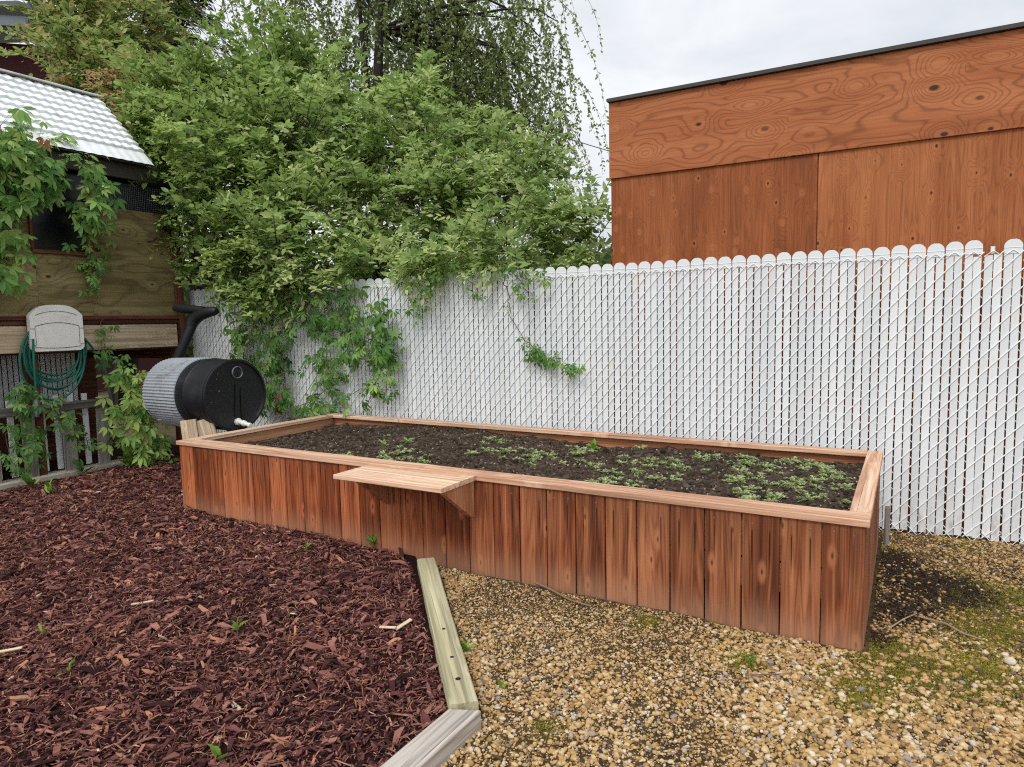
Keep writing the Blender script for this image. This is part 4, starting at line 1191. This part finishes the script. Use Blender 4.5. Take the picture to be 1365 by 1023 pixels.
# weeping birch
root = at_depth(503, 420, 9.9); root[2] = 0
t = thing('weeping_birch', root, 'tall weeping birch with a dark trunk and hanging leafy strands', 'tree')
cr_, wd = MB(), MB()
tp = [root, at_depth(500, 200, 9.9), at_depth(504, 100, 9.9), at_depth(506, 30, 9.9), at_depth(508, -80, 9.9), at_depth(500, -260, 10)]
wd.tube(tp, [.13, .075, .066, .06, .05, .03], 10)
wd.tube([at_depth(500, 190, 9.9), at_depth(489, 110, 10.0), at_depth(480, 20, 10.1), at_depth(470, -60, 10.2)], [.04, .035, .03, .02], 8)
ends = []
for (X, Y, y) in ((330, -30, 10.5), (390, -60, 11.5), (430, -90, 10.2), (560, -110, 11.6), (600, -50, 10.4), (650, -60, 11.0), (690, 0, 10.6), (730, -40, 11.2), (700, 90, 10.2), (620, 60, 11.5), (460, -40, 11.8), (540, -30, 10.0), (745, 30, 10.8), (670, 110, 10.8), (720, 50, 10.6), (740, 90, 10.9), (640, 120, 10.2), (700, 140, 10.3), (742, 130, 10.1), (758, 180, 10.2), (580, 90, 10.3), (690, 30, 10.3), (620, -30, 10.6), (360, 20, 11.6), (300, -60, 11.0)):
    p1 = at_depth(X, Y, y); f = min(.95, max(.35, (p1[2] - 2) / 8)); base_ = root + (tp[3] - root) * f
    base_ = at_depth(506, min(max(Y + 60, -150), 40), 9.9)
    pts = limb(wd, base_, p1, .026, .007, .16, 9, 6)
    ends.append(pts)
NSTR = 1080
for i in range(NSTR):
    pts = ends[i % len(ends)]
    q = pts[random.randrange(3, len(pts))] + V(random.gauss(0, .32), random.gauss(0, .32), random.gauss(0, .25))
    if i % 3 == 0: q = q - Z * random.uniform(.6, 1.7)
    if q[0] > .108 * q[1]: continue
    if abs(q[0] / q[1] + .197) < .016 and q[1] < 10.4: q = q + V(0, .7, 0)
    L_ = random.uniform(.6, 1.9); m = 7
    dr_ = V(random.gauss(0, .16), random.gauss(0, .16), 0)
    s = np.linspace(0, 1, m)
    st_ = q + np.outer(s, dr_) * L_ + np.outer(np.sin(s * 2.2) * .25, unit(dr_ + V(.01, 0, 0))) - np.outer(s ** 1.25, Z) * L_
    wd.tube(st_, np.linspace(.004, .0015, m), 3, .5, False)
    n = int(L_ / .027); ss = np.sort(RNG.random(n)) * (m - 1.001); k = ss.astype(int); fr = (ss - k)[:, None]
    pos = st_[k] * (1 - fr) + st_[k + 1] * fr + RNG.normal(0, .012, (n, 3))
    ax = unit(np.stack([RNG.normal(0, 1, n), RNG.normal(0, 1, n), RNG.normal(-.9, .4, n)], 1))
    tone = min(1, max(0, random.gauss(.5, .2)))
    Lf = RNG.uniform(.045, .075, n)
    cr_.leaves(pos, ax, RNG.normal(size=(n, 3)), Lf, Lf * .55, np.clip(tone + RNG.normal(0, .13, n), 0, 1), simple=True)
cr_.build('crown', M['birch'], t); wd.build('trunk', M['barkdark'], t)


# ----------------------------------------------------------------------------- creepers (five leaflets to a leaf)
def palmate(mb, pos, out, size, rnd):
    """pos (n,3) leaf centre, out (n,3) facing direction; leaflets fan out and droop"""
    n = len(pos); out = unit(out); odd = RNG.random(n) < .004
    dn = unit(-Z - out * ((-Z * out).sum(1))[:, None] + RNG.normal(0, .35, (n, 3)))
    dn = unit(dn - out * (dn * out).sum(1)[:, None]); sd = np.cross(out, dn)
    for ang, k in ((0, 1), (.75, .95), (-.75, .95), (1.5, .72), (-1.5, .72)):
        ax = unit(dn * math.cos(ang) + sd * math.sin(ang) - Z * .18 + RNG.normal(0, .1, (n, 3)))
        L_ = size * 1.08 * k * RNG.uniform(.8, 1.15, n)
        mb.leaves(pos + ax * .014, ax, out + RNG.normal(0, .3, (n, 3)), L_, L_ * .37, np.where(odd, 1.0, np.clip(rnd + RNG.normal(0, .06, n), 0, .93)), fold=.2)


def creeper(label, strands, size, place, out, per_m=26, spread=.06, cat='vine', tone=.5, name='creeper_vine', rfac=.004):
    """strands: lists of (px,py,off) control points"""
    lf, sm = MB(), MB(); root_ = None
    for stn in strands:
        cp_ = np.array([place(*q) for q in stn]); m = 6 * (len(cp_) - 1) + 1
        s = np.linspace(0, len(cp_) - 1, m); k = np.minimum(s.astype(int), len(cp_) - 2); f = (s - k)[:, None]
        pts = cp_[k] * (1 - f) + cp_[k + 1] * f + RNG.normal(0, .012, (m, 3))
        if root_ is None: root_ = pts[-1].copy()
        sm.tube(pts, np.linspace(rfac, rfac * .5, m), 5, .5, False)
        L_ = np.linalg.norm(np.diff(pts, axis=0), axis=1).sum(); n = max(3, int(L_ * per_m))
        ss = RNG.random(n) * (m - 1.001); k = ss.astype(int); f = (ss - k)[:, None]
        pos = pts[k] * (1 - f) + pts[k + 1] * f
        o = unit(np.tile(out, (n, 1)) + RNG.normal(0, .38, (n, 3)) + Z * .35)
        pos2 = pos + o * RNG.uniform(.02, .08, n)[:, None] + RNG.normal(0, spread, (n, 3))
        for i in range(0, n if n > 14 else 0, 2): sm.tube([pos[i], (pos[i] + pos2[i]) / 2 - Z * .004, pos2[i]], .0013, 3, .7, False)
        palmate(lf, pos2, o, size * RNG.uniform(.6, 1.15, n), np.clip(tone + RNG.normal(0, .2, n), 0, 1))
    tt = thing(name, root_, label, cat)
    sm.build('stem', M['stem'], tt); lf.build('foliage', M['creeper'], tt)
    return tt


SP = lambda X, Y, o: at_plane(X, Y, shed(0, o, 0), SN)
FP = lambda X, Y, o: at_plane(X, Y, fen(0, -o, 0), FN)
creeper('thick creeper spilling over the shed eave at the left edge of the photo', [[(x0, y0, .25), (x0 + 8, y0 + 40, .3), (x0 - 8, y0 + 80, .2), (x0 + 4, y0 + ln, .14)] for (x0, y0, ln) in ((0, 165, 215), (18, 160, 130), (30, 190, 45), (50, 185, 35), (8, 250, 130), (66, 195, 35), (112, 225, 50), (125, 225, 55), (-25, 170, 230), (-50, 170, 260), (0, 210, 180), (18, 240, 120), (10, 185, 60), (40, 175, 40))], .125, SP, SN, 24, .07, tone=.6)
creeper('light creeper shoots lying on the lower white roof', [[(5, 215, .3), (20, 185, .15), (35, 172, .05), (48, 180, .0)], [(40, 215, .3), (60, 190, .2), (80, 185, .1), (92, 195, .1)], [(60, 225, .3), (85, 212, .3), (105, 216, .3), (140, 222, .25)]], .075, SP, unit(SN + Z * 1.5), 22, .05, tone=.75)
creeper('creeper stem hanging down the shed wall right of the window', [[(112, 230, .15), (114, 290, .1), (118, 345, .08), (112, 395, .08)], [(120, 340, .08), (132, 372, .08), (128, 405, .08)], [(126, 300, .06), (138, 350, .06), (120, 380, .08)]], .085, SP, SN, 15, .05)
creeper('creeper sprig dangling over the pale board beside the hose', [[(134, 425, .08), (137, 455, .08), (132, 490, .1)], [(138, 460, .08), (150, 475, .08), (128, 482, .1)]], .085, SP, SN, 14, .04)
creeper('bushy bright creeper mound growing left of the drum', [[(150, 515, .2), (170, 500, .25), (192, 495, .3), (208, 510, .35)], [(160, 560, .2), (175, 530, .28), (200, 525, .35)], [(155, 590, .2), (180, 560, .3), (205, 545, .35)], [(170, 610, .2), (192, 590, .3), (212, 600, .3)], [(185, 620, .2), (200, 605, .3), (225, 615, .3)], [(150, 545, .2), (185, 540, .3), (210, 575, .3)], [(165, 505, .25), (185, 520, .3), (200, 555, .3), (215, 620, .25)]], .115, SP, unit(SN + V(0, -.4, .3)), 30, .06, tone=.85)
creeper('creeper trailing across the old pickets under the hose', [[(15, 520, .1), (40, 545, .12), (30, 590, .1)], [(60, 540, .12), (80, 550, .12), (72, 580, .12)], [(25, 560, .1), (50, 575, .12), (45, 610, .12)], [(90, 545, .1), (100, 570, .1), (118, 590, .1)], [(5, 570, .1), (12, 600, .1), (20, 640, .1)], [(10, 530, .1), (25, 530, .1), (50, 520, .14)], [(110, 575, .08), (122, 600, .08)], [(35, 600, .1), (20, 625, .1)]], .085, SP, SN, 24, .05, tone=.42)
creeper('dark leafy creeper curtain hanging in front of the white fence', [[(x0, y0, .10), (x0 + dx, y0 + 55, .14), (x0 + dx * 2, y0 + ln, .06)] for (x0, y0, dx, ln) in ((345, 365, 8, 60), (370, 365, 8, 50), (395, 365, 6, 70), (420, 365, 6, 60), (445, 370, 8, 50), (470, 370, 8, 60), (500, 375, 8, 40), (365, 400, 3, 90), (350, 470, 6, 70), (375, 470, 4, 75), (415, 430, 8, 60), (450, 420, 10, 60), (430, 440, 8, 60), (465, 430, 8, 45), (500, 430, 10, 50), (515, 440, 4, 40), (330, 375, 4, 140), (355, 380, 6, 130), (380, 375, -4, 160), (405, 375, 4, 60), (430, 380, 6, 110), (455, 385, 10, 70), (480, 385, 14, 85), (505, 395, 6, 70), (340, 430, 5, 100), (370, 440, 8, 110), (310, 390, 3, 70), (325, 420, 4, 110))], .098, FP, -FN, 20, .06, tone=.45)
creeper('creeper sprays climbing the fence just above the far corner of the bed', [[(395, 548, .05), (430, 525, .07), (455, 505, .07), (470, 500, .06)], [(400, 550, .05), (435, 540, .07), (470, 545, .07)], [(440, 545, .05), (480, 520, .07), (520, 520, .06)], [(485, 545, .04), (505, 500, .06), (485, 455, .06), (470, 420, .08)], [(500, 480, .05), (525, 460, .06), (520, 430, .07)], [(410, 545, .05), (425, 515, .08), (450, 540, .06)]], .085, FP, -FN, 19, .05, tone=.45)
creeper('leafy sprays draped over the fence top beneath the middle of the light green shrub', [[(575, 360, .06), (585, 375, .08), (565, 395, .08)], [(600, 350, .06), (625, 375, .08), (640, 390, .07)], [(555, 360, .06), (560, 395, .08), (558, 425, .06)], [(540, 370, .06), (548, 410, .08)]], .06, FP, -FN, 24, .04, tone=.5)
creeper('small leafy spray over the fence top above the thin vine shoot', [[(680, 355, .06), (705, 372, .08), (738, 370, .06)], [(682, 356, .06), (700, 385, .06), (715, 400, .06)]], .06, FP, -FN, 24, .04, tone=.5)
creeper('single thin vine shoot trailing down the white slats to a leafy tip', [[(672, 365, .04), (678, 395, .03), (680, 425, .03), (702, 455, .03)], ], .03, FP, -FN, 3, .01, rfac=.0048)
creeper('leafy end of the thin vine shoot lying on the white slats', [[(702, 452, .03), (718, 474, .03), (740, 482, .03), (768, 494, .03)]], .058, FP, -FN, 55, .025, tone=.45)

# ----------------------------------------------------------------------------- small weeds, sticks, stones
weed(92, 897, .05, .09, 5, 'bright weed shoot at the left in the mulch near the bottom', lw=.3)
weed(295, 1015, .05, .08, 4, 'pale round-leaved weed at the bottom edge of the mulch', lw=.6)
weed(497, 728, .05, .08, 16, 'pale weed tuft against the bed boards under the shelf', lw=.35)
weed(410, 735, .05, .055, 9, 'small weed tuft in the mulch in front of the left boards', lw=.3)
weed(316, 843, .05, .07, 7, 'tiny weed near the middle of the mulch', lw=.35)
weed(1000, 886, .0, .055, 26, 'bright green grass tuft in the gravel before the bed', lw=.12)
weed(622, 870, .0, .06, 14, 'small weed beside the pale edging timber', lw=.4)
weed(668, 921, .0, .04, 8, 'tiny green sprout in the golden gravel', lw=.4)
weed(57, 845, .05, .05, 5, 'thin weed sprout far left in the mulch', lw=.25)
weed(40, 652, .07, .16, 14, 'leafy weed by the left end of the kerb', 'creeper', .4)
weed(110, 632, .07, .15, 14, 'leafy weed growing up against the middle of the kerb', 'creeper', .35)
weed(66, 658, .07, .11, 10, 'low weed at the foot of the kerb', 'weed', .4)
weed(172, 622, .07, .20, 26, 'bright leafy weed at the right end of the kerb', 'weed', .45)


def stick(pts, r, label, mat='litter'):
    q = [at_z(X, Y, z) for X, Y, z in pts]
    mb = MB(); mb.tube(q, np.linspace(r, r * .5, len(q)), 6, random.uniform(.7, 1))
    tag(mb.build('twig', M[mat], origin=q[0]), label, 'twig')


stick([(1225, 822, .012), (1262, 832, .016), (1285, 845, .014), (1310, 853, .01)], .006, 'pale dry forked twig on the dark patch right of the bed')
stick([(1185, 838, .012), (1205, 825, .016), (1222, 818, .012)], .004, 'short crooked twig next to the dark litter patch')
stick([(697, 770, .012), (730, 784, .016), (760, 800, .015), (786, 808, .01)], .007, 'long thin twig lying along the foot of the bed boards')
stick([(700, 990, .012), (705, 1010, .016), (706, 1020, .012)], .003, 'thin pale straw in the golden gravel')
stick([(993, 900, .012), (1030, 899, .014), (1060, 898, .012)], .003, 'straight straw lying near the grass tuft')


def splinter(px, py, L_, W_, ang, label, r=.99):
    q = at_z(px, py, .06); mb = MB()
    d = V(math.cos(ang), math.sin(ang), 0)
    mb.board(q - d * L_ / 2, q + d * L_ / 2 + Z * .012, (-d[1], d[0], .2), W_, .006, .001, 3, r, .001)
    tag(mb.build('wood_splinter', M['paleboard'], origin=q), label, 'wood splinter')


splinter(538, 834, .10, .018, .9, 'pale tan wood splinter lying on the mulch near the timber')
splinter(517, 838, .09, .015, -.4, 'grey wood splinter touching the tan one on the mulch')
splinter(10, 869, .12, .015, .2, 'pale grey stick at the left edge of the mulch')
splinter(190, 805, .11, .010, .15, 'thin straw-coloured sliver in the left mulch')
p_ = at_z(1345, 885, 0)
mb = MB(); pebbles(mb, p_[0:1], p_[1:2], V(.012), V(.024), np.array([.86]), ICO2)
tag(mb.build('stone', M['pebble'], origin=p_, smooth=True), 'larger pale stone on the moss at the right edge', 'stone')

# far tree belt, closing the view at the horizon
mb = MB(); n = 26000
th = RNG.uniform(-1.15, 1.0, n); rr = RNG.uniform(26, 34, n); hh_ = 4.6 * (.45 + .75 * fbm(th * 9, th * 0, 3, 7))
pos = np.stack([np.sin(th) * rr, np.cos(th) * rr, RNG.random(n) ** .8 * hh_], 1)
mb.leaves(pos, RNG.normal(size=(n, 3)), RNG.normal(size=(n, 3)), RNG.uniform(.3, .6, n), RNG.uniform(.25, .4, n), RNG.random(n), simple=True)
tag(mb.build('far_trees', M['far']), 'far belt of trees behind everything at the horizon', 'trees', kind='stuff')

# overhead wire
mb = MB(); a_, b_ = at_depth(600, 130, 14), at_depth(1000, 250, 14)
s = np.linspace(0, 1, 14); pts = a_ + np.outer(s, b_ - a_) - np.outer(np.sin(s * PI), Z) * .12
mb.tube(pts, .009, 5); tag(mb.build('overhead_wire', M['roofedge'], origin=a_), 'thin dark overhead wire crossing the sky left of the plywood building', 'wire')

# ----------------------------------------------------------------------------- sky, sun, camera
w = bpy.data.worlds.new('World'); SC.world = w; w.use_nodes = True
nt = w.node_tree; bg = nt.nodes['Background']; L_ = nt.links.new
sun_el, sun_az = math.radians(52), math.radians(205)     # azimuth clockwise from +Y: behind the camera, to its left
sky = nt.nodes.new('ShaderNodeTexSky'); sky.sky_type = 'NISHITA'; sky.sun_disc = False
sky.sun_elevation = sun_el; sky.sun_rotation = sun_az
tc = nt.nodes.new('ShaderNodeTexCoord')
mp = nt.nodes.new('ShaderNodeMapping'); mp.inputs['Scale'].default_value = (1.1, 1.1, 2.6); L_(tc.outputs['Generated'], mp.inputs[0])
nz = nt.nodes.new('ShaderNodeTexNoise'); nz.inputs['Scale'].default_value = 2.3; nz.inputs['Detail'].default_value = 7; nz.inputs['Roughness'].default_value = .52; nz.inputs['Distortion'].default_value = .5
L_(mp.outputs[0], nz.inputs['Vector'])
rp = nt.nodes.new('ShaderNodeValToRGB'); e = rp.color_ramp.elements
e[0].position = .32; e[0].color = (.70, .75, .825, 1); e[1].position = .68; e[1].color = (1.08, 1.09, 1.10, 1)
L_(nz.outputs[0], rp.inputs[0])
# the cloud deck is brightest overhead and where the sun stands behind it
sx = nt.nodes.new('ShaderNodeVectorMath'); sx.operation = 'DOT_PRODUCT'
sv = (math.sin(sun_az) * math.cos(sun_el), math.cos(sun_az) * math.cos(sun_el), math.sin(sun_el))
sx.inputs[1].default_value = sv; L_(tc.outputs['Generated'], sx.inputs[0])
mr = nt.nodes.new('ShaderNodeMapRange'); mr.inputs[1].default_value = -.3; mr.inputs[2].default_value = 1; mr.inputs[3].default_value = 9.2; mr.inputs[4].default_value = 12.6
L_(sx.outputs['Value'], mr.inputs[0])
vm = nt.nodes.new('ShaderNodeVectorMath'); vm.operation = 'SCALE'; L_(rp.outputs[0], vm.inputs[0]); L_(mr.outputs[0], vm.inputs['Scale'])
mx = nt.nodes.new('ShaderNodeMix'); mx.data_type = 'RGBA'; mx.inputs[0].default_value = .93
L_(sky.outputs[0], mx.inputs[6]); L_(vm.outputs[0], mx.inputs[7]); L_(mx.outputs[2], bg.inputs[0])
bg.inputs[1].default_value = .1
sl_ = bpy.data.lights.new('sun', 'SUN'); sl_.energy = 1.5; sl_.angle = math.radians(18); sl_.color = (1, .96, .9)
so = bpy.data.objects.new('sun', sl_); COL.objects.link(so)
so.rotation_euler = Vector(sv).to_track_quat('Z', 'Y').to_euler(); so.location = (0, 0, 12)

cam = bpy.data.cameras.new('camera'); co = bpy.data.objects.new('camera', cam); COL.objects.link(co)
cam.sensor_fit = 'HORIZONTAL'; cam.sensor_width = 36; cam.lens = 36 * F_PX / 1365; cam.clip_end = 1000; cam.clip_start = .05
co.matrix_world = Matrix.Translation((0, 0, CAM_H)) @ Matrix.Rotation(PI / 2 - PITCH, 4, 'X') @ Matrix.Rotation(-ROLL, 4, 'Z')
SC.camera = co
SC.view_settings.view_transform = 'Standard'; SC.view_settings.look = 'None'; SC.view_settings.gamma = 1; SC.view_settings.use_curve_mapping = False
SC.view_settings.exposure = .12
SC.cycles.max_bounces = 9; SC.cycles.diffuse_bounces = 7; SC.cycles.transmission_bounces = 8; SC.cycles.transparent_max_bounces = 8
SC.cycles.use_denoising = False
SC.cycles.filter_width = 1.15
